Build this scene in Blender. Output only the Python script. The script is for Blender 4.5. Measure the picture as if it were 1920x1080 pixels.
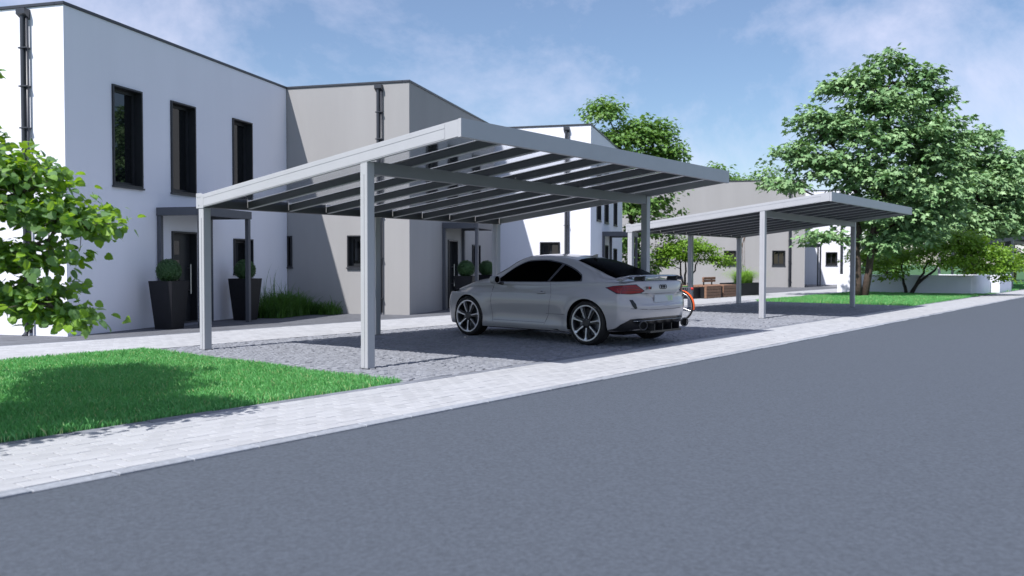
import bpy, bmesh, math, random
import numpy as np
from mathutils import Vector, Matrix
from mathutils.bvhtree import BVHTree

random.seed(7)
RNG = np.random.default_rng(7)
sc = bpy.context.scene
for o in list(bpy.data.objects):
    bpy.data.objects.remove(o)

# ------------------------------------------------------------------ camera, sky, sun, exposure
F_PX, PITCH, ROLL, EYE = 1601.704, 0.0296972, 0.0017412, 1.295186
TS, TH = 0.6734245, 0.2655555            # headings of the street and of the houses (from +Y, clockwise)
SUN_AZ, SUN_EL = math.radians(38.6), math.radians(53.5)   # where the light travels to

cd = bpy.data.cameras.new('camera')
cam = bpy.data.objects.new('camera', cd)
sc.collection.objects.link(cam)
cd.sensor_width = 36.0
cd.lens = F_PX / 1920.0 * 36.0
cd.clip_start, cd.clip_end = 0.05, 3000.0
cam.matrix_world = Matrix.Translation((0, 0, EYE)) @ Matrix.Rotation(math.pi / 2 - PITCH, 4, 'X') @ Matrix.Rotation(ROLL, 4, 'Z')
cd.dof.use_dof = True
cd.dof.focus_distance = 13.0
cd.dof.aperture_fstop = 2.0
sc.camera = cam

wd = bpy.data.worlds.new('World')
sc.world = wd
wd.use_nodes = True
nt = wd.node_tree
nt.nodes.clear()
n_out = nt.nodes.new('ShaderNodeOutputWorld')
n_bg = nt.nodes.new('ShaderNodeBackground')
n_sky = nt.nodes.new('ShaderNodeTexSky')
n_sky.sky_type = 'NISHITA'
n_sky.sun_disc = False
n_sky.sun_elevation = SUN_EL
n_sky.sun_rotation = SUN_AZ + math.pi
n_sky.air_density = 1.0
n_sky.dust_density = 0.3
n_sky.ozone_density = 3.0
n_bg.inputs['Strength'].default_value = 0.09
tc = nt.nodes.new('ShaderNodeTexCoord')
mp = nt.nodes.new('ShaderNodeMapping')
mp.inputs['Rotation'].default_value = (0.3, 0.5, 0.0)
mp.inputs['Scale'].default_value = (1.0, 1.0, 1.4)
mp.inputs['Location'].default_value = (7.3, 0.3, 2.2)
nz = nt.nodes.new('ShaderNodeTexNoise')
nz.inputs['Scale'].default_value = 1.9
nz.inputs['Detail'].default_value = 9.0
nz.inputs['Roughness'].default_value = 0.64
nz.inputs['Distortion'].default_value = 0.35
rp = nt.nodes.new('ShaderNodeValToRGB')
rp.color_ramp.elements[0].position = 0.43
rp.color_ramp.elements[0].color = (0.13, 0.13, 0.13, 1)
rp.color_ramp.elements[1].position = 0.70
rp.color_ramp.elements[1].color = (0.9, 0.9, 0.9, 1)
mx = nt.nodes.new('ShaderNodeMixRGB')
mx.inputs['Color2'].default_value = (8.6, 8.6, 10.6, 1)
nt.links.new(tc.outputs['Generated'], mp.inputs['Vector'])
nt.links.new(mp.outputs['Vector'], nz.inputs['Vector'])
nt.links.new(nz.outputs['Fac'], rp.inputs['Fac'])
nt.links.new(rp.outputs['Color'], mx.inputs['Fac'])
hs = nt.nodes.new('ShaderNodeHueSaturation')
hs.inputs['Saturation'].default_value = 1.18
hs.inputs['Value'].default_value = 1.12
nt.links.new(n_sky.outputs['Color'], hs.inputs['Color'])
nt.links.new(hs.outputs['Color'], mx.inputs['Color1'])
nt.links.new(mx.outputs['Color'], n_bg.inputs['Color'])
nt.links.new(n_bg.outputs['Background'], n_out.inputs['Surface'])

ld = bpy.data.lights.new('sun', 'SUN')
ld.energy = 5.0
ld.angle = math.radians(0.53)
ld.color = (1.0, 0.97, 0.94)
sun = bpy.data.objects.new('sun', ld)
sc.collection.objects.link(sun)
LDIR = Vector((math.sin(SUN_AZ) * math.cos(SUN_EL), math.cos(SUN_AZ) * math.cos(SUN_EL), -math.sin(SUN_EL)))
sun.rotation_euler = LDIR.to_track_quat('-Z', 'Y').to_euler()
sun.location = (-20, -20, 40)

sc.view_settings.view_transform = 'Standard'
sc.view_settings.look = 'None'
sc.view_settings.exposure = 0.3
sc.view_settings.gamma = 1.0
sc.view_settings.use_curve_mapping = False
sc.render.engine = 'CYCLES'
sc.cycles.use_denoising = True
sc.cycles.caustics_reflective = False
sc.cycles.caustics_refractive = False
sc.cycles.max_bounces = 8
sc.cycles.diffuse_bounces = 2

# ------------------------------------------------------------------ frames of reference
A0 = np.array([-1.76522, 10.44434])       # foot of the near carport post
K0 = np.array([-7.70813, 14.78897])       # near corner of the first house
SV = np.array([math.sin(TS), math.cos(TS)]); DV = np.array([-SV[1], SV[0]])
HV = np.array([math.sin(TH), math.cos(TH)]); HN = np.array([-HV[1], HV[0]])
ROT_S, ROT_H = math.pi / 2 - TS, math.pi / 2 - TH

def S(a, b, z=0.0):
    q = A0 + a * SV + b * DV
    return Vector((q[0], q[1], z))

def HP(a, b, z=0.0):
    q = K0 + a * HV + b * HN
    return Vector((q[0], q[1], z))

def ray(u, v):
    x, y = u - 960.0, v - 540.0
    c, s_ = math.cos(ROLL), math.sin(ROLL)
    x, y = c * x + s_ * y, -s_ * x + c * y
    cp, sp = math.cos(PITCH), math.sin(PITCH)
    return np.array([x, F_PX * cp - y * sp, -F_PX * sp - y * cp])

def G(u, v, z=0.0):
    """point of the level z seen at photo pixel (u, v)"""
    r = ray(u, v); t = (z - EYE) / r[2]
    return Vector((r[0] * t, r[1] * t, z))

def street_ab(p):
    q = np.array([p[0], p[1]]) - A0
    return float(q @ SV), float(q @ DV)

# ------------------------------------------------------------------ helpers
COL = sc.collection

def setp(o, label=None, cat=None, group=None, kind=None):
    if label: o['label'] = label
    if cat: o['category'] = cat
    if group: o['group'] = group
    if kind: o['kind'] = kind
    return o

def empty(name, loc=(0, 0, 0), rz=0.0):
    o = bpy.data.objects.new(name, None)
    o.empty_display_size = 0.2
    COL.objects.link(o)
    o.location = loc
    o.rotation_euler = (0, 0, rz)
    return o

def link(name, me, parent=None, loc=(0, 0, 0), rz=0.0):
    o = bpy.data.objects.new(name, me)
    COL.objects.link(o)
    o.location = loc
    o.rotation_euler = (0, 0, rz)
    if parent is not None:
        o.parent = parent
    return o

def copy_tree(o, parent=None):
    c = o.copy()
    COL.objects.link(c)
    c.parent = parent
    for ch in o.children:
        copy_tree(ch, c)
    return c

class MB:
    """collects simple solids; build() links them as one mesh object"""
    def __init__(self):
        self.v, self.f, self.m = [], [], []
    def add(self, verts, faces, mi=0):
        n = len(self.v)
        self.v.extend([tuple(p) for p in verts])
        self.f.extend([tuple(i + n for i in f) for f in faces])
        self.m.extend([mi] * len(faces))
        return self
    def box(self, x0, x1, y0, y1, z0, z1, bevel=0.0, mat=None, mi=0):
        bm = bmesh.new()
        bmesh.ops.create_cube(bm, size=1.0)
        bmesh.ops.scale(bm, vec=(x1 - x0, y1 - y0, z1 - z0), verts=bm.verts)
        bmesh.ops.translate(bm, vec=((x0 + x1) / 2, (y0 + y1) / 2, (z0 + z1) / 2), verts=bm.verts)
        if bevel > 0:
            bmesh.ops.bevel(bm, geom=list(bm.edges), offset=bevel, segments=1, affect='EDGES')
        if mat is not None:
            bmesh.ops.transform(bm, matrix=mat, verts=bm.verts)
        return self.bm(bm, mi)
    def bm(self, bm, mi=0):
        bm.verts.index_update()
        self.add([v.co[:] for v in bm.verts], [[v.index for v in f.verts] for f in bm.faces], mi)
        bm.free()
        return self
    def prism(self, pts, z0, z1, axis='z', mi=0):
        """polygon pts extruded along an axis"""
        n = len(pts)
        def mk(p, h):
            return {'z': (p[0], p[1], h), 'x': (h, p[0], p[1]), 'y': (p[0], h, p[1])}[axis]
        vs = [mk(p, z0) for p in pts] + [mk(p, z1) for p in pts]
        fs = [tuple(range(n))[::-1], tuple(range(n, 2 * n))]
        fs += [(i, (i + 1) % n, n + (i + 1) % n, n + i) for i in range(n)]
        return self.add(vs, fs, mi)
    def tube(self, pts, rad, n=8, closed=False, cap=True, mi=0):
        pts = [Vector(p) for p in pts]
        k = len(pts)
        if not hasattr(rad, '__len__'):
            rad = [rad] * k
        vs, fs = [], []
        up = Vector((0.13, 0.27, 0.95)).normalized()
        for i, p in enumerate(pts):
            if closed:
                t = pts[(i + 1) % k] - pts[i - 1]
            else:
                t = pts[min(i + 1, k - 1)] - pts[max(i - 1, 0)]
            t.normalize()
            a = t.cross(up)
            if a.length < 1e-3:
                a = t.cross(Vector((1, 0, 0)))
            a.normalize(); b = t.cross(a)
            for j in range(n):
                w = 2 * math.pi * j / n
                vs.append(p + (a * math.cos(w) + b * math.sin(w)) * rad[i])
        m = k if closed else k - 1
        for i in range(m):
            for j in range(n):
                i2 = (i + 1) % k
                fs.append((i * n + j, i * n + (j + 1) % n, i2 * n + (j + 1) % n, i2 * n + j))
        if cap and not closed:
            fs.append(tuple(range(n))[::-1]); fs.append(tuple(range((k - 1) * n, k * n)))
        return self.add(vs, fs, mi)
    def lathe(self, prof, n=32, axis='y', mi=0, loc=(0, 0, 0)):
        """prof: list of (radius, height) turned about an axis"""
        k = len(prof); vs, fs = [], []
        for r, h in prof:
            for j in range(n):
                w = 2 * math.pi * j / n
                c, s_ = r * math.cos(w), r * math.sin(w)
                p = {'y': (c, h, s_), 'z': (c, s_, h), 'x': (h, c, s_)}[axis]
                vs.append((p[0] + loc[0], p[1] + loc[1], p[2] + loc[2]))
        for i in range(k - 1):
            for j in range(n):
                fs.append((i * n + j, i * n + (j + 1) % n, (i + 1) * n + (j + 1) % n, (i + 1) * n + j))
        return self.add(vs, fs, mi)
    def mesh(self, name, mats, smooth=False, angle=None):
        me = bpy.data.meshes.new(name)
        me.from_pydata(self.v, [], self.f)
        if not isinstance(mats, (list, tuple)):
            mats = [mats]
        for m in mats:
            me.materials.append(m)
        if len(mats) > 1:
            me.polygons.foreach_set('material_index', self.m)
        bm = bmesh.new(); bm.from_mesh(me)
        bmesh.ops.recalc_face_normals(bm, faces=bm.faces)
        bm.to_mesh(me); bm.free()
        if smooth:
            me.polygons.foreach_set('use_smooth', [True] * len(me.polygons))
            if angle:
                me.set_sharp_from_angle(angle=math.radians(angle))
        me.update()
        return me
    def build(self, name, mats, parent=None, smooth=False, angle=None, loc=(0, 0, 0), rz=0.0):
        return link(name, self.mesh(name, mats, smooth, angle), parent, loc, rz)

def np_mesh(name, V, F, mats, smooth=False):
    """V (n,3), F (m,k) arrays -> mesh quickly"""
    me = bpy.data.meshes.new(name)
    V = np.ascontiguousarray(V, dtype=np.float32); F = np.ascontiguousarray(F, dtype=np.int32)
    m, k = F.shape
    me.vertices.add(len(V)); me.vertices.foreach_set('co', V.ravel())
    me.loops.add(m * k); me.loops.foreach_set('vertex_index', F.ravel())
    me.polygons.add(m)
    me.polygons.foreach_set('loop_start', np.arange(0, m * k, k, dtype=np.int32))
    me.polygons.foreach_set('loop_total', np.full(m, k, dtype=np.int32))
    me.polygons.foreach_set('use_smooth', np.full(m, bool(smooth)))
    me.materials.append(mats)
    me.update(calc_edges=True)
    me.validate()
    return me

# ------------------------------------------------------------------ materials
def nodes(name):
    m = bpy.data.materials.new(name)
    m.use_nodes = True
    t = m.node_tree
    return m, t, t.nodes['Principled BSDF'], t.nodes['Material Output']

def pm(name, col, rough=0.6, metal=0.0, spec=0.5, var=0.0, vscale=3.0, detail=4.0, bump=0.0, bscale=60.0,
       col2=None, island=0.0, coat=0.0, streak=False):
    m, t, b, out = nodes(name)
    b.inputs['Base Color'].default_value = (*col, 1)
    b.inputs['Roughness'].default_value = rough
    b.inputs['Metallic'].default_value = metal
    b.inputs['Specular IOR Level'].default_value = spec
    if coat:
        b.inputs['Coat Weight'].default_value = coat
        b.inputs['Coat Roughness'].default_value = 0.05
    L = t.links.new
    last = None
    tc_ = t.nodes.new('ShaderNodeTexCoord')
    if var > 0 or col2:
        n = t.nodes.new('ShaderNodeTexNoise')
        n.inputs['Scale'].default_value = vscale
        n.inputs['Detail'].default_value = detail
        n.inputs['Roughness'].default_value = 0.6
        if streak:
            mpp = t.nodes.new('ShaderNodeMapping')
            mpp.inputs['Scale'].default_value = (1, 1, 0.12)
            L(tc_.outputs['Object'], mpp.inputs['Vector']); L(mpp.outputs['Vector'], n.inputs['Vector'])
        else:
            L(tc_.outputs['Object'], n.inputs['Vector'])
        r = t.nodes.new('ShaderNodeValToRGB')
        c2 = col2 if col2 else tuple(min(1, c * (1 + var)) for c in col)
        c1 = col if col2 else tuple(c * (1 - var) for c in col)
        r.color_ramp.elements[0].position = 0.3; r.color_ramp.elements[1].position = 0.7
        r.color_ramp.elements[0].color = (*c1, 1); r.color_ramp.elements[1].color = (*c2, 1)
        L(n.outputs['Fac'], r.inputs['Fac'])
        last = r.outputs['Color']
    if island > 0:
        g = t.nodes.new('ShaderNodeNewGeometry')
        oi = t.nodes.new('ShaderNodeObjectInfo')
        ad = t.nodes.new('ShaderNodeMath'); ad.operation = 'ADD'
        fr = t.nodes.new('ShaderNodeMath'); fr.operation = 'FRACT'
        mr = t.nodes.new('ShaderNodeMapRange')
        mr.inputs['To Min'].default_value = 1 - island; mr.inputs['To Max'].default_value = 1 + island
        L(g.outputs['Random Per Island'], ad.inputs[0]); L(oi.outputs['Random'], ad.inputs[1])
        L(ad.outputs[0], fr.inputs[0]); L(fr.outputs[0], mr.inputs['Value'])
        mu = t.nodes.new('ShaderNodeVectorMath'); mu.operation = 'SCALE'
        if last is None:
            mu.inputs[0].default_value = col
        else:
            L(last, mu.inputs[0])
        L(mr.outputs['Result'], mu.inputs['Scale'])
        last = mu.outputs['Vector']
    if last is not None:
        L(last, b.inputs['Base Color'])
    if bump > 0:
        n2 = t.nodes.new('ShaderNodeTexNoise')
        n2.inputs['Scale'].default_value = bscale
        n2.inputs['Detail'].default_value = 6.0
        L(tc_.outputs['Object'], n2.inputs['Vector'])
        bp = t.nodes.new('ShaderNodeBump')
        bp.inputs['Strength'].default_value = bump
        bp.inputs['Distance'].default_value = 0.01
        L(n2.outputs['Fac'], bp.inputs['Height']); L(bp.outputs['Normal'], b.inputs['Normal'])
    return m

def leafmat(name, c1, c2, trans=0.35, rough=0.45, spec=0.5, tcol=None, dry=None, mid=None):
    m, t, b, out = nodes(name)
    L = t.links.new
    g = t.nodes.new('ShaderNodeNewGeometry'); oi = t.nodes.new('ShaderNodeObjectInfo')
    ad = t.nodes.new('ShaderNodeMath'); ad.operation = 'ADD'
    fr = t.nodes.new('ShaderNodeMath'); fr.operation = 'FRACT'
    L(g.outputs['Random Per Island'], ad.inputs[0]); L(oi.outputs['Random'], ad.inputs[1]); L(ad.outputs[0], fr.inputs[0])
    r = t.nodes.new('ShaderNodeValToRGB')
    r.color_ramp.elements[0].color = (*c1, 1); r.color_ramp.elements[1].color = (*c2, 1)
    if mid:
        e_ = r.color_ramp.elements.new(.55); e_.color = (*mid, 1)
    if dry:
        r.color_ramp.elements[1].position = .92
        e_ = r.color_ramp.elements.new(.96); e_.color = (*dry, 1)
    L(fr.outputs[0], r.inputs['Fac']); L(r.outputs['Color'], b.inputs['Base Color'])
    b.inputs['Roughness'].default_value = rough
    b.inputs['Specular IOR Level'].default_value = spec
    tr = t.nodes.new('ShaderNodeBsdfTranslucent')
    tr.inputs['Color'].default_value = (*(tcol or tuple(min(1, 1.6 * c) for c in c2)), 1)
    ms = t.nodes.new('ShaderNodeMixShader'); ms.inputs['Fac'].default_value = trans
    L(b.outputs['BSDF'], ms.inputs[1]); L(tr.outputs['BSDF'], ms.inputs[2]); L(ms.outputs['Shader'], out.inputs['Surface'])
    return m

M = {}
M['asphalt'] = pm('asphalt', (0.0768, 0.0904, 0.1136), 0.85, spec=0.3, var=0.24, vscale=42, detail=10, bump=0.6, bscale=180)
M['kerb'] = pm('kerb_granite', (0.264, 0.284, 0.32), 0.8, var=0.2, vscale=18, bump=0.4, bscale=60, island=0.1)
M['paver'] = pm('concrete_paver', (0.372, 0.38, 0.4), 0.85, var=0.07, vscale=9, bump=0.2, bscale=90, island=0.07)
M['joint'] = pm('joint_sand', (0.20, 0.204, 0.222), 0.95, var=0.2, vscale=30)
M['cobble'] = pm('cobble_granite', (0.2096, 0.22, 0.248), 0.8, var=0.15, vscale=14, bump=0.4, bscale=70, island=0.14)
M['cobble_joint'] = pm('cobble_joint', (0.12, 0.124, 0.136), 0.95, var=0.25, vscale=20)
M['edging'] = pm('edging_stone', (0.172, 0.184, 0.216), 0.85, var=0.2, vscale=12, bump=0.3, bscale=60, island=0.1)
M['slab'] = pm('grey_slab', (0.108, 0.1136, 0.1296), 0.85, var=0.16, vscale=6, bump=0.3, bscale=60, island=0.1)
M['soil'] = pm('soil', (0.068, 0.06, 0.044), 0.95, var=0.35, vscale=8, bump=0.5, bscale=30)
M['turf'] = pm('turf', (0.04, 0.112, 0.036), 0.95, var=0.35, vscale=5, bump=0.5, bscale=60)
M['white_plaster'] = pm('white_plaster', (0.8148, 0.8245, 0.9021), 0.9, spec=0.2, var=0.025, vscale=1.2, detail=8, bump=0.22, bscale=160, streak=True)
M['grey_plaster'] = pm('grey_plaster', (0.34, 0.336, 0.34), 0.9, spec=0.2, var=0.045, vscale=1.2, detail=8, bump=0.22, bscale=160, streak=True)
M['anthracite'] = pm('anthracite_metal', (0.022, 0.024, 0.029), 0.42, spec=0.5, var=0.15, vscale=4)
M['pipe'] = pm('downpipe_metal', (0.035, 0.038, 0.048), 0.38, spec=0.6, var=0.15, vscale=4)
M['porch'] = pm('porch_metal', (0.084, 0.0896, 0.108), 0.5, var=0.06, vscale=4)
M['pane'] = pm('window_glass', (0.006, 0.007, 0.009), 0.02, spec=0.8)
M['alu'] = pm('carport_aluminium', (0.412, 0.42, 0.448), 0.42, metal=0.0, spec=0.5, var=0.03, vscale=3, bump=0.03, bscale=300)
M['rafter'] = pm('rafter_grey', (0.068, 0.072, 0.08), 0.5)
M['beam'] = pm('beam_shade_grey', (0.184, 0.192, 0.212), 0.45)  # same aluminium as the posts, overhang shade put into the front beam's colour
M['alu_dark'] = pm('carport_seal', (0.05, 0.053, 0.06), 0.5)
M['pot'] = pm('pot_anthracite', (0.011, 0.0115, 0.015), 0.55, spec=0.3, var=0.15, vscale=5)
M['bark'] = pm('bark', (0.085, 0.060, 0.048), 0.9, var=0.4, vscale=14, bump=0.8, bscale=30)
M['dark_bark'] = pm('dark_bark', (0.035, 0.028, 0.025), 0.9, var=0.4, vscale=14, bump=0.8, bscale=30)
M['twig'] = pm('twig_bark', (0.16, 0.12, 0.11), 0.85, var=0.3, vscale=30)
M['wood'] = pm('bench_wood', (0.24, 0.132, 0.084), 0.65, var=0.25, vscale=12, bump=0.2, bscale=80, island=0.14)
M['maple'] = leafmat('maple_leaf', (0.1135, 0.2477, 0.09288), (0.3509, 0.5366, 0.258), 0.24, 0.5, 0.5, (0.16, 0.26, 0.05))
M['bright'] = leafmat('bright_leaf', (0.1118, 0.2408, 0.0172), (0.2322, 0.3956, 0.0516), 0.36, 0.42, 0.5, (0.34, 0.55, 0.04))
M['near'] = leafmat('hazel_leaf', (0.0387, 0.1032, 0.0215), (0.2236, 0.3956, 0.0258), 0.34, 0.5, 0.5, (0.42, 0.70, 0.03), mid=(0.15, 0.27, 0.12))
M['lime'] = leafmat('lime_leaf', (0.098, 0.2058, 0.0539), (0.196, 0.3528, 0.0882), 0.28, 0.42, 0.5, (0.24, 0.42, 0.05))
M['box'] = leafmat('box_leaf', (0.025, 0.075, 0.022), (0.07, 0.15, 0.05), 0.15, 0.45, 0.5)
M['grass'] = leafmat('grass_blade', (0.0946, 0.344, 0.0946), (0.2322, 0.5676, 0.215), 0.28, 0.5, 0.4, (0.22, 0.62, 0.14), dry=(0.55, 0.60, 0.30))
M['sedge'] = leafmat('sedge_blade', (0.025, 0.09, 0.014), (0.10, 0.22, 0.035), 0.25, 0.5, 0.4)
M['fountain'] = leafmat('fountain_grass_blade', (0.16, 0.32, 0.04), (0.30, 0.48, 0.09), 0.35, 0.5, 0.4)
M['plume'] = pm('grass_plume', (0.15, 0.11, 0.09), 0.9)
# carport roof glass: real glass panes
m, t, b, out = nodes('roof_glass')
b.inputs['Base Color'].default_value = (0.86, 0.89, 0.93, 1)
b.inputs['Transmission Weight'].default_value = 1.0
b.inputs['Roughness'].default_value = 0.06
b.inputs['IOR'].default_value = 1.06
M['glass'] = m

# ------------------------------------------------------------------ ground, road, paving
def to_px(p):
    x, y, z = p[0], p[1], p[2] - EYE
    c, s_ = math.cos(PITCH), math.sin(PITCH)
    yy = y * c - z * s_; zz = y * s_ + z * c
    if yy < 0.2:
        return None
    return 960 + F_PX * x / yy, 540 - F_PX * zz / yy, yy

SLOC = (float(A0[0]), float(A0[1]), 0.0)

def sheet(name, rect, z, mat, sub=1):
    a0, a1, b0, b1 = rect
    me = bpy.data.meshes.new(name)
    me.from_pydata([(a0, b0, z), (a1, b0, z), (a1, b1, z), (a0, b1, z)], [], [(0, 1, 2, 3)])
    me.materials.append(mat)
    o = link(name, me, None, SLOC, ROT_S)
    return setp(o, kind='structure')

sheet('ground', (-600, 900, -700, 700), -0.16, M['turf'])
sheet('road', (-120, 300, -11.0, -2.781), -0.014, M['asphalt'])
sheet('far_verge', (-120, 300, -40.0, -11.004), -0.02, M['turf'])

UV = np.array([(-.5, -.5), (.5, -.5), (.5, .5), (-.5, .5)])
BF = np.array([(0, 1, 5, 4), (1, 2, 6, 5), (2, 3, 7, 6), (3, 0, 4, 7),
               (4, 5, 9, 8), (5, 6, 10, 9), (6, 7, 11, 10), (7, 4, 8, 11), (8, 9, 10, 11)])

def block(sx, sy, bev, depth):
    V = np.zeros((12, 3))
    V[0:4, :2] = UV * (sx, sy); V[0:4, 2] = -depth
    V[4:8, :2] = UV * (sx, sy); V[4:8, 2] = -bev * 0.7
    V[8:12, :2] = UV * (sx - 2 * bev, sy - 2 * bev); V[8:12, 2] = 0
    return V

def lay(base, name, items, mat, bev, depth, nparts, rest):
    """items rows: a, b, z, angle, size along, size across. The pieces that show largest become parts."""
    items = np.asarray(items, dtype=float)
    score = np.zeros(len(items))
    for i, it in enumerate(items):
        q = A0 + it[0] * SV + it[1] * DV
        p = to_px((q[0], q[1], 0))
        if p and -5 < p[0] < 1925 and p[1] < 1085:
            score[i] = 1.0 / p[2]
    order = np.argsort(-score)
    part = order[:nparts]; part = part[score[part] > 0]
    rest_i = np.setdiff1d(np.arange(len(items)), part)
    ms = items[:, 4].mean(), items[:, 5].mean()
    if len(part):
        me = np_mesh(name, block(ms[0], ms[1], bev, depth), BF, mat)
        for i in part:
            a, b, z, w, sx, sy = items[i]
            o = link(name, me, base, (a, b, z), w)
            o.scale = (sx / ms[0], sy / ms[1], 1)
    if len(rest_i):
        R = items[rest_i]
        V = np.repeat(block(1, 1, 0, depth)[None], len(R), 0)
        V[:, 8:12, 2] = 0; V[:, 4:8, 2] = -bev * 0.7
        for k, lo in ((0, 4), (1, 5)):
            V[:, 0:8, k] *= R[:, None, lo]
            V[:, 8:12, k] *= (R[:, None, lo] - 2 * bev)
        c, s_ = np.cos(R[:, 3])[:, None], np.sin(R[:, 3])[:, None]
        x = V[:, :, 0] * c - V[:, :, 1] * s_; y = V[:, :, 0] * s_ + V[:, :, 1] * c
        V[:, :, 0] = x + R[:, None, 0]; V[:, :, 1] = y + R[:, None, 1]; V[:, :, 2] += R[:, None, 2]
        Fs = (BF[None] + (np.arange(len(R)) * 12)[:, None, None]).reshape(-1, 4)
        o = link(rest, np_mesh(rest, V.reshape(-1, 3), Fs, mat), base)
        setp(o, kind='stuff')

def bond(a0, a1, b0, b1, la, lb, gap, shift=0.5, jz=0.0015):
    rows = []
    nb = max(1, int(round((b1 - b0) / lb))); lb = (b1 - b0) / nb
    for j in range(nb):
        off = (j * shift % 1.0) * la
        a = a0 - off
        while a < a1:
            x0, x1 = max(a, a0), min(a + la, a1)
            if x1 - x0 > 0.02:
                rows.append(((x0 + x1) / 2, b0 + (j + .5) * lb, random.uniform(-jz, jz), random.uniform(-.004, .004), x1 - x0 - gap, lb - gap))
            a += la
    return rows

def bond0(*a, **k):
    return [(r_[0], r_[1], r_[2], 0.0, r_[4], r_[5]) for r_ in bond(*a, **k)]

B_ROAD, B_KERB, B_EDGE0, B_EDGE1, B_YARD, B_PATH = -2.778, -2.655, -1.345, -1.222, 4.22, 6.36
pv = sheet('pavement', (-16, 75, B_KERB, B_EDGE0), -0.009, M['joint'])
lay(pv, 'paver', bond(-9.4, 52, B_KERB + .002, B_EDGE0 - .002, 0.20, 0.131, 0.007), M['paver'], 0.004, 0.03, 300, 'paver_field')
kb = sheet('kerb', (-16, 75, B_ROAD, B_KERB), -0.012, M['joint'])
lay(kb, 'kerb_stone', bond0(-9.5, 70, B_ROAD - .002, B_KERB - .003, 0.5, 0.12, 0.008, jz=.004), M['kerb'], 0.008, 0.12, 80, 'kerb_row')
ed = sheet('edging', (-16, 75, B_EDGE0, B_EDGE1), -0.011, M['joint'])
lay(ed, 'edging_stone', bond(-9.5, 70, B_EDGE0 + .001, B_EDGE1 - .001, 0.6, 0.12, 0.006, jz=.003), M['edging'], 0.006, 0.1, 80, 'edging_row')

# cobbles laid in segmental arcs
A_LAWN, A_LAWN2 = -0.62, 20.95
yd = sheet('cobbled_yard', (A_LAWN, A_LAWN2, B_EDGE1, B_YARD), -0.014, M['cobble_joint'])
cob = []
bay, cs = 1.25, 0.105
ncol = int(math.ceil((A_LAWN2 - A_LAWN) / bay))
for c_ in range(ncol):
    ac = A_LAWN + (c_ + .5) * bay
    Rr = 0.95
    nn = 13
    for k in range(-6, 62):
        for i in range(nn):
            w = (i - (nn - 1) / 2) * (2 * math.asin(bay / 2 / Rr) / nn)
            a = ac + Rr * math.sin(w) + random.uniform(-.006, .006)
            b = B_EDGE1 + k * cs + Rr * (math.cos(w) - .76) + random.uniform(-.007, .007)
            if b < B_EDGE1 + .05 or b > B_YARD - .05 or a < A_LAWN + .04 or a > A_LAWN2 - .04:
                continue
            if to_px(S(a, b)) is None or a > 13.5 and random.random() < 0:
                continue
            cob.append((a, b, random.uniform(-.006, .003), -w + random.uniform(-.06, .06), .092 * random.uniform(.86, 1.06), .092 * random.uniform(.86, 1.06)))
lay(yd, 'cobblestone', cob, M['cobble'], 0.012, 0.03, 300, 'cobble_field')

pa = sheet('path', (-16, 46, B_YARD, B_PATH), -0.009, M['joint'])
lay(pa, 'paver', bond(-4, 40, B_YARD + .003, B_PATH - .003, 0.20, 0.20, 0.006), M['paver'], 0.004, 0.03, 0, 'paver_field')
ft = sheet('forecourt', (-16, 46, B_PATH, 24), -0.012, M['joint'])
lay(ft, 'paving_slab', bond(-4, 40, B_PATH + .12, 11.5, 0.6, 0.4, 0.006), M['slab'], 0.004, 0.03, 0, 'slab_field')
lay(ft, 'edging_stone', bond(-4, 40, B_PATH + .004, B_PATH + .114, 1.0, 0.11, 0.006), M['edging'], 0.005, 0.03, 40, 'edging_row')

# ------------------------------------------------------------------ lawns
def blades(n, rect, hmin, hmax, width, seed, edge=None):
    r = np.random.default_rng(seed)
    a = r.uniform(rect[0], rect[1], n); b = r.uniform(rect[2], rect[3], n)
    P = A0[None] + a[:, None] * SV[None] + b[:, None] * DV[None]
    patch = 0.5 + 0.5 * np.sin(a * 2.1 + 1.3 * np.sin(b * 1.7)) * np.cos(b * 2.9 + a * .7)
    h = r.uniform(hmin, hmax, n) * (0.75 + .5 * patch)
    return P, h, r

def grass_field(name, n, rect, hmin, hmax, width, mat, seed):
    P, h, r = blades(n, rect, hmin, hmax, width, seed)
    az = r.uniform(0, 2 * np.pi, n); lean = r.uniform(.15, .95, n) * h
    d = np.stack([np.cos(az), np.sin(az)], 1); sd = np.stack([-d[:, 1], d[:, 0]], 1)
    fz = r.uniform(-.7, .7, n)
    sd = sd * np.cos(fz)[:, None] + d * np.sin(fz)[:, None]
    w = width * r.uniform(.7, 1.3, n)
    V = np.zeros((n, 5, 3))
    V[:, 0, :2] = P - sd * w[:, None] * .5; V[:, 1, :2] = P + sd * w[:, None] * .5
    mid = P + d * (lean * .35)[:, None]
    V[:, 2, :2] = mid + sd * w[:, None] * .42; V[:, 3, :2] = mid - sd * w[:, None] * .42
    V[:, 2, 2] = V[:, 3, 2] = h * .6
    V[:, 4, :2] = P + d * lean[:, None]; V[:, 4, 2] = h
    V[:, 0:2, 2] = -.012
    F = np.arange(n * 5).reshape(n, 5)[:, [0, 1, 2, 4, 3]]
    o = link(name, np_mesh(name, V.reshape(-1, 3), F, mat))
    return setp(o, kind='stuff')

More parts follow.
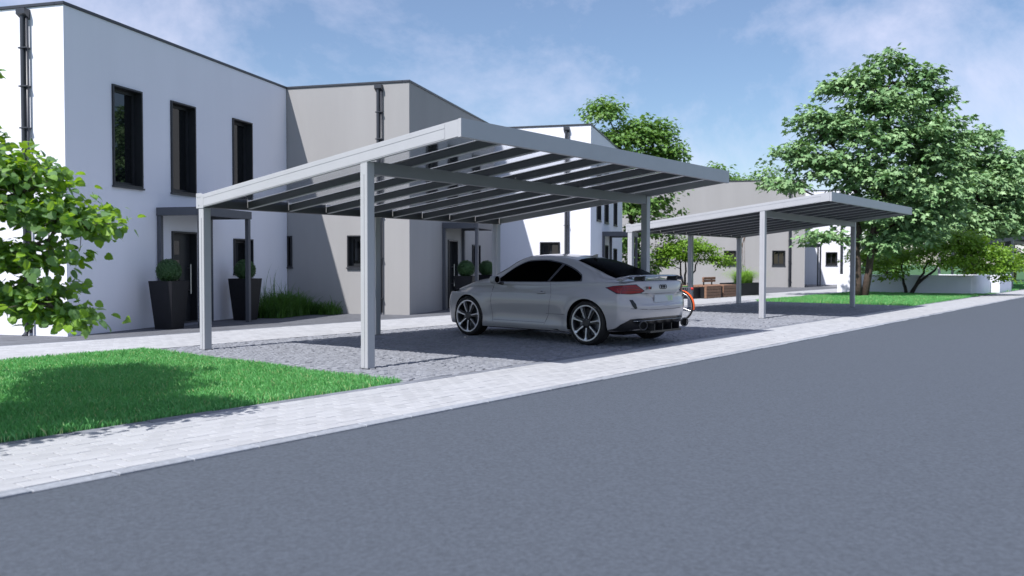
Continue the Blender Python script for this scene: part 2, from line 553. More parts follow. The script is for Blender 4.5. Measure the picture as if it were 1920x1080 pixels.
sheet('lawn', (-30, A_LAWN, B_EDGE1, B_YARD), -0.012, M['turf'])
g1 = grass_field('lawn_grass', 95000, (-5.6, A_LAWN + .015, B_EDGE1 - .01, B_YARD + .02), .026, .058, .0065, M['grass'], 3)
setp(g1, 'short green grass on the near lawn beside the pavement', 'grass')
sheet('lawn', (A_LAWN2, 60, B_EDGE1, 3.85), -0.012, M['turf'])
sheet('side_path', (A_LAWN2, 46, 3.85, B_YARD), -0.010, M['paver'])
g2 = grass_field('lawn_grass', 42000, (A_LAWN2 + .02, 33.0, B_EDGE1 + .02, 3.83), .035, .08, .014, M['grass'], 4)
setp(g2, 'short green grass on the far lawn under the maple', 'grass')
g3 = grass_field('lawn_grass', 9000, (37.0, 60, B_EDGE1 + .02, 3.8), .035, .08, .018, M['grass'], 5)
setp(g3, 'short green grass beyond the white garden wall', 'grass')

# ------------------------------------------------------------------ houses
HH = 5.765
HL, HW = 7.406, 3.356

def holed_wall(mb, length, height, holes, place, reveal, z0=-.12):
    """rectangular wall with openings; place(u, z, d): u along, z up, d into the house"""
    us = sorted({0, length, *[h[0] for h in holes], *[h[1] for h in holes]})
    zs = sorted({z0, height, *[h[2] for h in holes], *[h[3] for h in holes]})
    for i in range(len(us) - 1):
        for j in range(len(zs) - 1):
            cu, cz = (us[i] + us[i + 1]) / 2, (zs[j] + zs[j + 1]) / 2
            if any(h[0] < cu < h[1] and h[2] < cz < h[3] for h in holes):
                continue
            mb.add([place(us[i], zs[j], 0), place(us[i + 1], zs[j], 0), place(us[i + 1], zs[j + 1], 0), place(us[i], zs[j + 1], 0)], [(0, 1, 2, 3)])
    for (a, b_, c, d) in holes:
        q = [(a, c), (b_, c), (b_, d), (a, d)]
        for k in range(4):
            p1, p2 = q[k], q[(k + 1) % 4]
            mb.add([place(*p1, 0), place(*p2, 0), place(*p2, reveal), place(*p1, reveal)], [(0, 1, 2, 3)])

def frame_ring(mb, h, place, d0, d1, t):
    """four bars round an opening from depth d0 to d1 (negative is outside), bar width t, set inside the opening"""
    a, b_, c, d = h
    e = 0.003
    a += e; b_ -= e; c += e; d -= e
    for (u0, u1, z0_, z1_) in ((a, b_, c, c + t), (a, b_, d - t, d), (a, a + t, c + t, d - t), (b_ - t, b_, c + t, d - t)):
        vs = [place(u, z, dd) for dd in (d0, d1) for (u, z) in ((u0, z0_), (u1, z0_), (u1, z1_), (u0, z1_))]
        mb.add(vs, [(0, 1, 2, 3), (4, 5, 6, 7), (0, 1, 5, 4), (1, 2, 6, 5), (2, 3, 7, 6), (3, 0, 4, 7)])

def flat_box(mb, h, place, d0, d1):
    a, b_, c, d = h
    vs = [place(u, z, dd) for dd in (d0, d1) for (u, z) in ((a, c), (b_, c), (b_, d), (a, d))]
    mb.add(vs, [(0, 1, 2, 3), (4, 5, 6, 7), (0, 1, 5, 4), (1, 2, 6, 5), (2, 3, 7, 6), (3, 0, 4, 7)])

def make_window(root, h, place, split=False):
    mb = MB()
    frame_ring(mb, h, place, -.035, .20, .032)                 # projecting dark surround lining the reveal
    w = mb.build('window', M['anthracite'], root)
    a, b_, c, d = h
    mb = MB()
    i = (a + .036, b_ - .036, c + .036, d - .036)
    frame_ring(mb, i, place, .135, .195, .055)
    if split:
        um = (a + b_) / 2
        flat_box(mb, (um - .03, um + .03, c + .095, d - .095), place, .14, .19)
    mb.build('casement', M['anthracite'], w)
    mb = MB(); flat_box(mb, (a + .092, b_ - .092, c + .092, d - .092), place, .165, .172)
    mb.build('pane', M['pane'], w)
    mb = MB(); flat_box(mb, (a - .02, b_ + .02, c - .035, c - .002), place, -.05, -.002)
    mb.build('sill', M['pipe'], w)
    return w

def make_house(loc, plaster, label, side_windows, depth=11.0, length=7.39, side_limit=None):
    root = empty('house', loc, ROT_H)
    setp(root, label, 'house', 'row of staggered flat roofed houses')
    st_place = lambda u, z, d: (u, d, z)
    le_place = lambda u, z, d: (d, u, z)
    W3 = [(1.14, 1.95), (2.81, 3.62), (4.99, 5.79)]
    holes = [(a, b_, 2.72, 4.59) for a, b_ in W3] + [(2.81, 3.63, 0.015, 1.93), (5.0, 5.79, 1.03, 1.84)]
    mb = MB(); holed_wall(mb, length, HH - .055, holes, st_place, .21)
    mb.build('street_wall', plaster, root)
    sh = [(y0, y1, 1.17, 1.97) for (y0, y1) in side_windows]
    mb = MB(); holed_wall(mb, depth, HH - .055, sh, le_place, .21)
    mb.build('side_wall', plaster, root)
    mb = MB()
    mb.add([(length, 0, -.12), (length, depth, -.12), (length, depth, HH - .055), (length, 0, HH - .055)], [(0, 1, 2, 3)])
    mb.add([(0, depth, -.12), (length, depth, -.12), (length, depth, HH - .055), (0, depth, HH - .055)], [(0, 1, 2, 3)])
    mb.build('rear_wall', plaster, root)
    mb = MB(); mb.box(.05, length - .05, .05, depth - .05, HH - .15, HH - .10)
    rf = mb.build('roof', M['slab'], root)
    for nm, bx in (('coping', (-.025, length + .02, -.025, .16)), ('coping', (-.025, .16, .163, depth + .02)),
                   ('coping', (length - .16, length + .02, .163, depth + .02)), ('coping', (.163, length - .163, depth - .16, depth + .02))):
        mb = MB(); mb.box(bx[0], bx[1], bx[2], bx[3], HH - .053, HH, .006); mb.build(nm, M['pipe'], rf)
    # joint of the plaster between the storeys
    mb = MB(); mb.box(.0, length - .05, -.0025, .002, 2.655, 2.661); mb.build('plaster_joint', plaster, root)
    for a, b_ in W3:
        make_window(root, (a, b_, 2.72, 4.59), st_place)
    make_window(root, (5.0, 5.79, 1.03, 1.84), st_place)
    for h in sh:
        make_window(root, h, le_place, split=True)
    # door with four small panes
    mb = MB(); frame_ring(mb, (2.81, 3.63, .015, 1.93), st_place, -.03, .20, .035)
    fr = mb.build('door_frame', M['anthracite'], root)
    mb = MB(); flat_box(mb, (2.85, 3.59, .055, 1.89), st_place, .13, .185)
    dr = mb.build('door', M['anthracite'], root)
    for k in range(4):
        z1 = 1.74 - k * .40
        mb = MB(); flat_box(mb, (2.93, 3.22, z1 - .29, z1), st_place, .122, .129); mb.build('pane', M['pane'], dr)
    mb = MB(); mb.tube([(3.50, .05, .62), (3.50, .05, 1.25)], .014); mb.tube([(3.50, .05, .70), (3.50, .132, .70)], .008); mb.tube([(3.50, .05, 1.17), (3.50, .132, 1.17)], .008)
    mb.build('door_handle', M['steel'], dr, smooth=True, angle=40)
    mb = MB(); mb.box(2.70, 3.74, -.32, -.004, -.01, .018, .004); mb.build('doorstep', M['edging'], root)
    # downpipe with hopper and clips
    y = .80
    mb = MB(); mb.tube([(-.062, y, 5.60), (-.062, y, .10), (-.085, y, .03), (-.13, y, -.01)], .042, 12)
    dp = mb.build('downpipe', M['pipe'], root, smooth=True, angle=50)
    mb = MB(); mb.tube([(-.058, y - .085, 5.52), (-.058, y - .085, .05)], .022, 8); mb.build('lead', M['pipe'], dp, smooth=True)
    mb = MB(); mb.prism([(-.13, 5.58), (-.002, 5.50), (-.002, 5.67), (-.13, 5.67)], y - .11, y + .075, 'y'); mb.build('hopper', M['pipe'], dp)
    for z in (5.0, 4.34, 3.62, 2.5, 1.4, .4):
        mb = MB(); mb.box(-.114, -.002, y - .112, y + .058, z - .012, z + .012, .003); mb.build('clip', M['pipe'], dp)
    # porch: two posts, two wall posts, a ring of beams and a flat roof
    x0, x1, yo, zt, pw = 2.36, 4.10, -1.02, 2.37, .085
    mb = MB(); mb.box(x0, x1, yo, -.004, zt - .05, zt - .02); pc = mb.build('porch', M['porch'], root)
    for (bx, nm) in (((x0 - .02, x1 + .02, yo - .02, yo + .09), 'beam'), ((x0 - .018, x0 + .09, yo + .093, -.003), 'beam'), ((x1 - .09, x1 + .018, yo + .093, -.003), 'beam')):
        mb = MB(); mb.box(bx[0], bx[1], bx[2], bx[3], zt - .15, zt + .012, .004); mb.build(nm, M['porch'], pc)
    for px_, py_ in ((x0, yo + .0), (x1 - pw, yo + .0), (x0, -.005 - pw), (x1 - pw, -.005 - pw)):
        mb = MB(); mb.box(px_, px_ + pw, py_, py_ + pw, -.01, zt - .152, .004); p_ = mb.build('post', M['porch'], pc)
    return root

M['steel'] = pm('brushed_steel', (0.55, 0.55, 0.56), 0.3, metal=1.0)
K = [HP(0, 0), HP(HL, -HW), HP(15.02, -6.52)]
make_house(K[0], M['white_plaster'], 'white house nearest the camera, three tall windows over its porch', [(3.22, 3.9)])
make_house(K[1], M['grey_plaster'], 'grey house between two white houses, partly shaded by the nearest white one', [(1.0, 1.67), (3.215, 3.345)])
make_house(K[2], M['white_plaster'], 'white house behind the parked car and beyond the near grey house', [(1.0, 1.67)])
k4 = Vector((15.62, 45.6, 0))
make_house(k4, M['grey_plaster'], 'wide grey house wall behind the wooden bench and second carport', [(1.0, 1.67), (3.55, 4.2), (7.2, 7.9)], depth=13.5)
k5 = k4 + Vector((HV[0] * HL - HN[0] * HW, HV[1] * HL - HN[1] * HW, 0))
make_house(k5, M['white_plaster'], 'farthest white house, half hidden behind the big maple', [(1.0, 1.67)])

# ------------------------------------------------------------------ carports
def make_carport(label):
    root = empty('carport', (0, 0, 0), ROT_S)
    setp(root, label, 'carport', 'aluminium carports along the street')
    A1, A2_ = -.065, 6.83                 # roof from side to side
    BFR, BBK = -1.55, 3.62                # front edge, gutter
    sl = (2.87 - 2.28) / (BBK - BFR)
    top = lambda b: 2.87 - (b - BFR) * sl
    al = M['alu']
    def slanted(name, a0, a1, b0, b1, t0, t1, mat, par=root, rib=False):
        """bar that follows the roof slope between t0 and t1 below the top"""
        mb = MB()
        vs = []
        for a in (a0, a1):
            for b_ in (b0, b1):
                for t_ in (t0, t1):
                    vs.append((a, b_, top(b_) - t_))
        mb.add(vs, [(0, 1, 3, 2), (4, 5, 7, 6), (0, 1, 5, 4), (2, 3, 7, 6), (0, 2, 6, 4), (1, 3, 7, 5)])
        return mb.build(name, mat, par)
    # side trims with a groove line, front fascia
    for a0, a1, sg in ((A1, A1 + .05, -1), (A2_ - .05, A2_, 1)):
        t_ = slanted('side_trim', a0, a1, BFR + .004, BBK - .05, .0, .188, al)
        e0, e1 = (a0 - .004, a0 - .0005) if sg < 0 else (a1 + .0005, a1 + .004)
        slanted('cover_strip', e0, e1, BFR + .20, BBK - .06, .012, .060, al, t_)
        slanted('cover_strip', e0, e1, BFR + .20, BBK - .06, .066, .176, al, t_)
    slanted('front_fascia', A1 - .003, A2_ + .003, BFR - .045, BFR, -.004, .20, al)
    # gutter beam at the house side with its end plates
    mb = MB(); mb.box(A1 + .02, A2_ - .02, BBK - .12, BBK + .03, 2.10, 2.265, .006); gt = mb.build('gutter_beam', M['rafter'], root)
    for a0, a1 in ((A1 - .006, A1 + .014), (A2_ - .014, A2_ + .006)):
        mb = MB(); mb.prism([(BBK - .14, 2.09), (BBK + .05, 2.09), (BBK + .05, 2.31), (BBK - .06, 2.31), (BBK - .14, 2.27)], a0, a1, 'x')
        ep = mb.build('end_plate', al, gt)
        mb = MB()
        for (yy, zz) in ((BBK + .01, 2.25), (BBK - .05, 2.25), (BBK - .02, 2.13)):
            mb.lathe([(.0, a0 - .004), (.010, a0 - .004), (.010, a0 + .002)], 8, 'x', loc=(0, yy, zz))
        mb.build('screw', M['steel'], ep)
    # front beam on the two front posts
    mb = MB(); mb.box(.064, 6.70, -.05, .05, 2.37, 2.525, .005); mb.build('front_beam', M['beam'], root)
    # rafters and glass
    nb = 9; pitch = (A2_ - A1 - .05) / nb
    for i in range(1, nb):
        a = A1 + .025 + i * pitch
        r_ = slanted('rafter', a - .022, a + .022, BFR + .002, BBK - .125, .086, .176, M['rafter'])
        slanted('rafter_cover', a - .027, a + .027, BFR + .004, BBK - .136, .1765, .186, al, r_)
        slanted('seal', a - .030, a + .030, BFR + .004, BBK - .10, .058, .066, al, r_)
        mb = MB(); mb.box(a - .03, a + .03, BBK - .134, BBK - .122, 2.13, 2.26); mb.build('shoe', al, r_)
    for i in range(nb):
        a0 = A1 + .025 + i * pitch + .026; a1 = a0 + pitch - .052
        slanted('roof_pane', a0, a1, BFR + .004, BBK - .13, .068, .082, M['glass'])
    # posts
    pw = .062
    for (a, b_) in ((0, 0), (6.765, 0), (0, BBK - .06), (3.38, BBK - .06), (6.765, BBK - .06)):
        zt = 2.515 if b_ == 0 else 2.098
        mb = MB(); mb.box(a - pw, a + pw, b_ - pw, b_ + pw, -.01, zt, .006); p_ = mb.build('post', al, root)
        mb = MB(); mb.box(a - pw - .006, a - pw - .001, b_ - .012, b_ + .012, .02, zt - .15); mb.build('groove_strip', al, p_)
        mb = MB(); mb.box(a - pw - .008, a + pw + .008, b_ - pw - .008, b_ + pw + .008, -.012, .004); mb.build('base_plate', M['alu_dark'], p_)
    return root

cp = make_carport('grey aluminium carport nearest the camera, sheltering the parked car')
cp.location = S(0, 0)
c2 = copy_tree(cp); c2.location = S(12.246, 0); c2['label'] = 'second grey carport, standing empty in front of the bench'
c3 = copy_tree(cp); c3.location = S(45.3, -.3); c3['label'] = 'farthest carport at the right edge beyond the garden walls'

# ------------------------------------------------------------------ car
M['paint'] = pm('car_paint', (0.40, 0.385, 0.395), 0.34, spec=0.5, coat=0.8, var=0.01, vscale=2)
M['black'] = pm('black_trim', (0.010, 0.010, 0.012), 0.35, spec=0.5)
M['matt'] = pm('wheel_well', (0.006, 0.006, 0.007), 0.9, spec=0.1)
M['carglass'] = pm('car_glass', (0.0012, 0.0012, 0.0016), 0.25, spec=0.02)
M['carglass'].node_tree.nodes['Principled BSDF'].inputs['IOR'].default_value = 1.08
M['tyre'] = pm('tyre_rubber', (0.012, 0.012, 0.013), 0.75, spec=0.3, bump=0.15, bscale=90)
M['rim'] = pm('rim_alloy', (0.50, 0.52, 0.56), 0.3, metal=0.85)
M['rimdark'] = pm('rim_dark', (0.015, 0.016, 0.02), 0.35)
M['disc'] = pm('brake_disc', (0.12, 0.13, 0.15), 0.35, metal=0.8)
M['lamp'] = pm('tail_lamp_red', (0.22, 0.012, 0.018), 0.25, spec=0.4)
M['lampdark'] = pm('lamp_edge', (0.02, 0.018, 0.035), 0.2)
M['seam'] = pm('panel_gap', (0.05, 0.05, 0.055), 0.7)
M['plate'] = pm('number_plate', (0.42, 0.44, 0.48), 0.35)
M['sticker'] = pm('plate_sticker', (0.38, 0.52, 0.30), 0.4)
M['red'] = pm('red_badge', (0.55, 0.03, 0.02), 0.4)
M['chrome'] = pm('dark_chrome', (0.30, 0.31, 0.33), 0.25, metal=1.0)

def pchip(xs, ys):
    xs, ys = np.array(xs, float), np.array(ys, float)
    o = np.argsort(xs); xs, ys = xs[o], ys[o]
    h = np.diff(xs); d = np.diff(ys) / h
    m = np.zeros(len(xs)); m[0], m[-1] = d[0], d[-1]
    for i in range(1, len(xs) - 1):
        if d[i - 1] * d[i] > 0:
            w1, w2 = 2 * h[i] + h[i - 1], h[i] + 2 * h[i - 1]
            m[i] = (w1 + w2) / (w1 / d[i - 1] + w2 / d[i])
    def f(x):
        x = np.clip(x, xs[0], xs[-1])
        i = np.clip(np.searchsorted(xs, x) - 1, 0, len(h) - 1)
        t_ = (x - xs[i]) / h[i]
        return ((1 + 2 * t_) * (1 - t_) ** 2 * ys[i] + t_ * (1 - t_) ** 2 * h[i] * m[i]
                + t_ * t_ * (3 - 2 * t_) * ys[i + 1] + t_ * t_ * (t_ - 1) * h[i] * m[i + 1])
    return f

def table(s_):
    q = [tuple(float(v) for v in it.split(':')) for it in s_.split()]
    return pchip([a for a, _ in q], [b_ for _, b_ in q])

c_top = table('-2:.962 -1.9:.98 -1.75:.998 -1.55:1.052 -1.3:1.14 -1:1.238 -.7:1.312 -.4:1.355 -.1:1.372 .15:1.36 .38:1.30 .62:1.18 .88:1.04 1.02:.985 1.25:.957 1.5:.922 1.75:.868 1.95:.79 2.03:.73')
c_belt = table('-2:.915 -1.8:.93 -1.5:.935 -1.1:.925 -.6:.905 0:.895 .6:.895 .9:.895 1.25:.885 1.5:.852 1.75:.795 1.95:.72 2.03:.68')
c_wb = table('-2:.755 -1.85:.775 -1.5:.80 -1:.815 -.4:.815 .3:.81 .8:.80 1.2:.785 1.5:.76 1.8:.70 2.03:.62')
c_wm = table('-2:.86 -1.8:.885 -1.4:.912 -1.1:.905 -.6:.882 0:.872 .6:.878 1:.897 1.3:.906 1.6:.895 1.85:.86 2.03:.82')
c_zb = table('-2:.235 -1.75:.205 -1.4:.18 -1:.165 1:.165 1.6:.165 2.03:.19')
c_drop = table('-2:.02 -1.75:.03 -1.5:.045 -1:.06 -.3:.062 .3:.07 .6:.075 .85:.05 1.1:.03 2.03:.02')
c_wr = table('-2:.66 -1.7:.645 -1.3:.605 -1:.575 -.6:.55 0:.55 .3:.575 .6:.62 .85:.66 1.2:.62 2.03:.45')
nose_z = pchip([.1, .25, .4, .55, .65, .75, .85, 1.0], [2.02, 2.09, 2.13, 2.135, 2.115, 2.065, 1.98, 1.82])
tail_z = pchip([.2, .33, .45, .58, .68, .72, .82, .93, 1.0], [-1.90, -2.0, -2.05, -2.07, -2.055, -2.035, -2.035, -2.02, -1.99])

def car_section(x):
    zt, zb, w, wm, zlo, dr, wr = c_top(x), c_belt(x), c_wb(x), c_wm(x), c_zb(x), c_drop(x), c_wr(x)
    zr = max(zt - dr, zb + .012)
    wr = min(wr, w - .03)
    cps = [(0, zlo), (wm * .55, zlo), (wm * .90, zlo + .004), (wm - .025, zlo + .05), (wm - .012, .36), (wm, .50), (wm + .002, .64),
           (wm - .018, .735), (w + .018, zb - .06), (w, zb), ((w * .55 + wr * .45) - .004, zb + (zr - zb) * .5 + .006),
           (wr, zr), (wr * .80, zt - dr * .38), (wr * .42, zt - dr * .08), (0, zt)]
    P = np.array(cps)
    out_ = []
    n = len(P)
    for i in range(n - 1):
        p0 = P[i - 1] if i > 0 else P[i] * (-1, 1) + (0, 0) if i == 0 and P[i][0] == 0 else P[max(i - 1, 0)]
        if i == 0: p0 = np.array([-P[1][0], P[1][1]])
        p3 = P[i + 2] if i + 2 < n else np.array([-P[n - 2][0], P[n - 2][1]])
        p1, p2 = P[i], P[i + 1]
        for k in range(4):
            t_ = k / 4
            out_.append(.5 * ((2 * p1) + (-p0 + p2) * t_ + (2 * p0 - 5 * p1 + 4 * p2 - p3) * t_ ** 2 + (-p0 + 3 * p1 - 3 * p2 + p3) * t_ ** 3))
    out_.append(P[-1])
    return np.array(out_)

WB = 1.2525; WR = .333

def sstep(t_):
    t_ = np.clip(t_, 0, 1); return t_ * t_ * (3 - 2 * t_)

def car_surface():
    xs = np.concatenate([np.linspace(-1.99, -1.6, 12), np.linspace(-1.56, 1.6, 60), np.linspace(1.64, 2.03, 12)])
    rings = []
    for x in xs:
        sec = car_section(x)
        y, z = sec[:, 0].copy(), sec[:, 1].copy()
        for wx in (-WB, WB):                                         # flared arches
            r_ = np.hypot(x - wx, z - WR)
            y += .020 * np.exp(-((r_ - .385) / .055) ** 2) * (y > .6)
        y += .007 * np.exp(-((z - .745) / .02) ** 2) * (y > .6) * sstep((1.6 - abs(x)) / .6)      # shoulder crease
        y -= .014 * np.exp(-((z - .44) / .11) ** 2) * (y > .6) * sstep((.85 - abs(x)) / .3)        # hollow door
        y += .016 * np.exp(-((z - .25) / .05) ** 2) * (y > .6) * sstep((.95 - abs(x)) / .15)       # sill
        fx = np.full_like(y, x)
        wf, wt = sstep((x - 1.05) / .98), sstep((-1.15 - x) / .84)
        fx += wf * (nose_z(z) - .50 * (np.abs(y) / .9) ** 3 - 2.03 - .02)
        fx += wt * (tail_z(z) + .30 * (np.abs(y) / .9) ** 3.6 + 1.99 + .02)
        rings.append(np.stack([fx, y, z], 1))
    def cap(sec, rear):
        res = []
        c = np.array([0, .60])
        for s_, rd in ((.985, .006), (.95, 0), (.85, 0), (.7, 0), (.5, 0), (.25, 0), (.04, 0)):
            y = sec[:, 1] * s_; z = c[1] + (sec[:, 2] - c[1]) * s_
            if rear:
                x = tail_z(z) + .30 * (np.abs(y) / .9) ** 3.6 + rd
                z0_ = np.abs(y) < .5
                x = x + .028 * sstep((z - .60) / .02) * sstep((.775 - z) / .02) * sstep((.50 - np.abs(y)) / .06)   # plate recess
            else:
                x = nose_z(z) - .50 * (np.abs(y) / .9) ** 3 - rd
            res.append(np.stack([x, y, z], 1))
        return res
    rings = cap(rings[0], True)[::-1] + rings + cap(rings[-1], False)
    n = len(rings[0])
    full = []
    for r_ in rings:
        full.append(np.concatenate([r_, (r_ * (1, -1, 1))[1:-1][::-1]]))
    V = np.array(full); k, m_, _ = V.shape
    idx = np.arange(k * m_).reshape(k, m_)
    F = []
    for i in range(k - 1):
        for j in range(m_):
            j2 = (j + 1) % m_
            F.append((idx[i, j], idx[i, j2], idx[i + 1, j2], idx[i + 1, j]))
    F.append(tuple(idx[0][::-1])); F.append(tuple(idx[-1]))
    return V.reshape(-1, 3), F

CARK = 1.06
car = empty('car', (0.825, 14.97, -.004), math.pi / 2 + math.radians(47.2))
car.scale = (CARK, CARK, CARK)
setp(car, 'light grey two-door sports coupe with rear wing parked under the near carport', 'car')

cv, cf = car_surface()
bm = bmesh.new()
bvs = [bm.verts.new(p) for p in cv]
for f in cf:
    try: bm.faces.new([bvs[i] for i in f])
    except ValueError: pass
bmesh.ops.recalc_face_normals(bm, faces=bm.faces)
CAR_BVH = BVHTree.FromBMesh(bm)
me = bpy.data.meshes.new('body'); bm.to_mesh(me); bm.free()
me.materials.append(M['paint']); me.materials.append(M['matt']); me.materials.append(M['black'])
body = link('body', me, None)
cutters = []
for wx in (-WB, WB):
    for sg in (-1, 1):
        mb = MB()
        n = 48; R_ = .362
        pts = [(wx + R_ * math.cos(2 * math.pi * i / n), WR + R_ * math.sin(2 * math.pi * i / n) * (1 if math.sin(2 * math.pi * i / n) > 0 else 1.2)) for i in range(n)]
        mb.prism(pts, sg * .60, sg * 1.2, 'y')
        c_ = mb.build('cutter', M['matt']); cutters.append(c_)
        md = body.modifiers.new('cut', 'BOOLEAN'); md.operation = 'DIFFERENCE'; md.object = c_; md.solver = 'EXACT'
dg = bpy.context.evaluated_depsgraph_get()
me2 = bpy.data.meshes.new_from_object(body.evaluated_get(dg))
body.modifiers.clear(); body.data = me2
for c_ in cutters:
    bpy.data.objects.remove(c_)
while len(me2.materials) < 3: me2.materials.append(M['black'])
me2.materials[0] = M['paint']; me2.materials[1] = M['matt']; me2.materials[2] = M['black']
for p in me2.polygons:
    c_ = p.center
    p.use_smooth = True
    p.material_index = 0
    for wx in (-WB, WB):
        r_ = math.hypot(c_.x - wx, c_.z - WR)
        if r_ < .3645 and abs(c_.y) > .55 and (abs(p.normal.y) < .35 or abs(abs(c_.y) - .60) < .01):
            p.material_index = 1
    if c_.z < .20 and p.normal.z < -.6:
        p.material_index = 1
me2.set_sharp_from_angle(angle=math.radians(38))
body.parent = car

def cast(o_, d_):
    h = CAR_BVH.ray_cast(Vector(o_), Vector(d_))
    return h[0], h[1]

def patch(name, poly, mat, parent, to3, dirn, off=.003, step=.04, thick=0.0):
    """flat outline dropped on the car body: to3(p) gives a point outside, dirn the way it falls"""
    bm = bmesh.new()
    vs = [bm.verts.new((p[0], p[1], 0)) for p in poly]
    bm.faces.new(vs)
    xs = [p[0] for p in poly]; ys = [p[1] for p in poly]
    for ax, lo, hi in ((0, min(xs), max(xs)), (1, min(ys), max(ys))):
        v_ = lo + step
        while v_ < hi:
            co = (v_, 0, 0) if ax == 0 else (0, v_, 0); no = (1, 0, 0) if ax == 0 else (0, 1, 0)
            bmesh.ops.bisect_plane(bm, geom=bm.verts[:] + bm.edges[:] + bm.faces[:], plane_co=co, plane_no=no)
            v_ += step
    for v in bm.verts:
        p, nn = cast(to3((v.co.x, v.co.y)), dirn)
        if p is None:
            p = Vector(to3((v.co.x, v.co.y))); nn = -Vector(dirn)
        v.co = p + nn * off
    bmesh.ops.recalc_face_normals(bm, faces=bm.faces)
    me = bpy.data.meshes.new(name); bm.to_mesh(me); bm.free()
    me.materials.append(mat)
    me.polygons.foreach_set('use_smooth', [True] * len(me.polygons))
    return link(name, me, parent)

def smooth_poly(pts, n=6, closed=True):
    P = [np.array(p, float) for p in pts]; out_ = []
    k = len(P)
    for i in range(k):
        p0, p1, p2, p3 = P[i - 1], P[i], P[(i + 1) % k], P[(i + 2) % k]
        for j in range(n):
            t_ = j / n
            out_.append(tuple(.5 * ((2 * p1) + (-p0 + p2) * t_ + (2 * p0 - 5 * p1 + 4 * p2 - p3) * t_ ** 2 + (-p0 + 3 * p1 - 3 * p2 + p3) * t_ ** 3)))
    return out_

def arc_pts(tab, xs):
    return [(x, float(tab(x))) for x in xs]

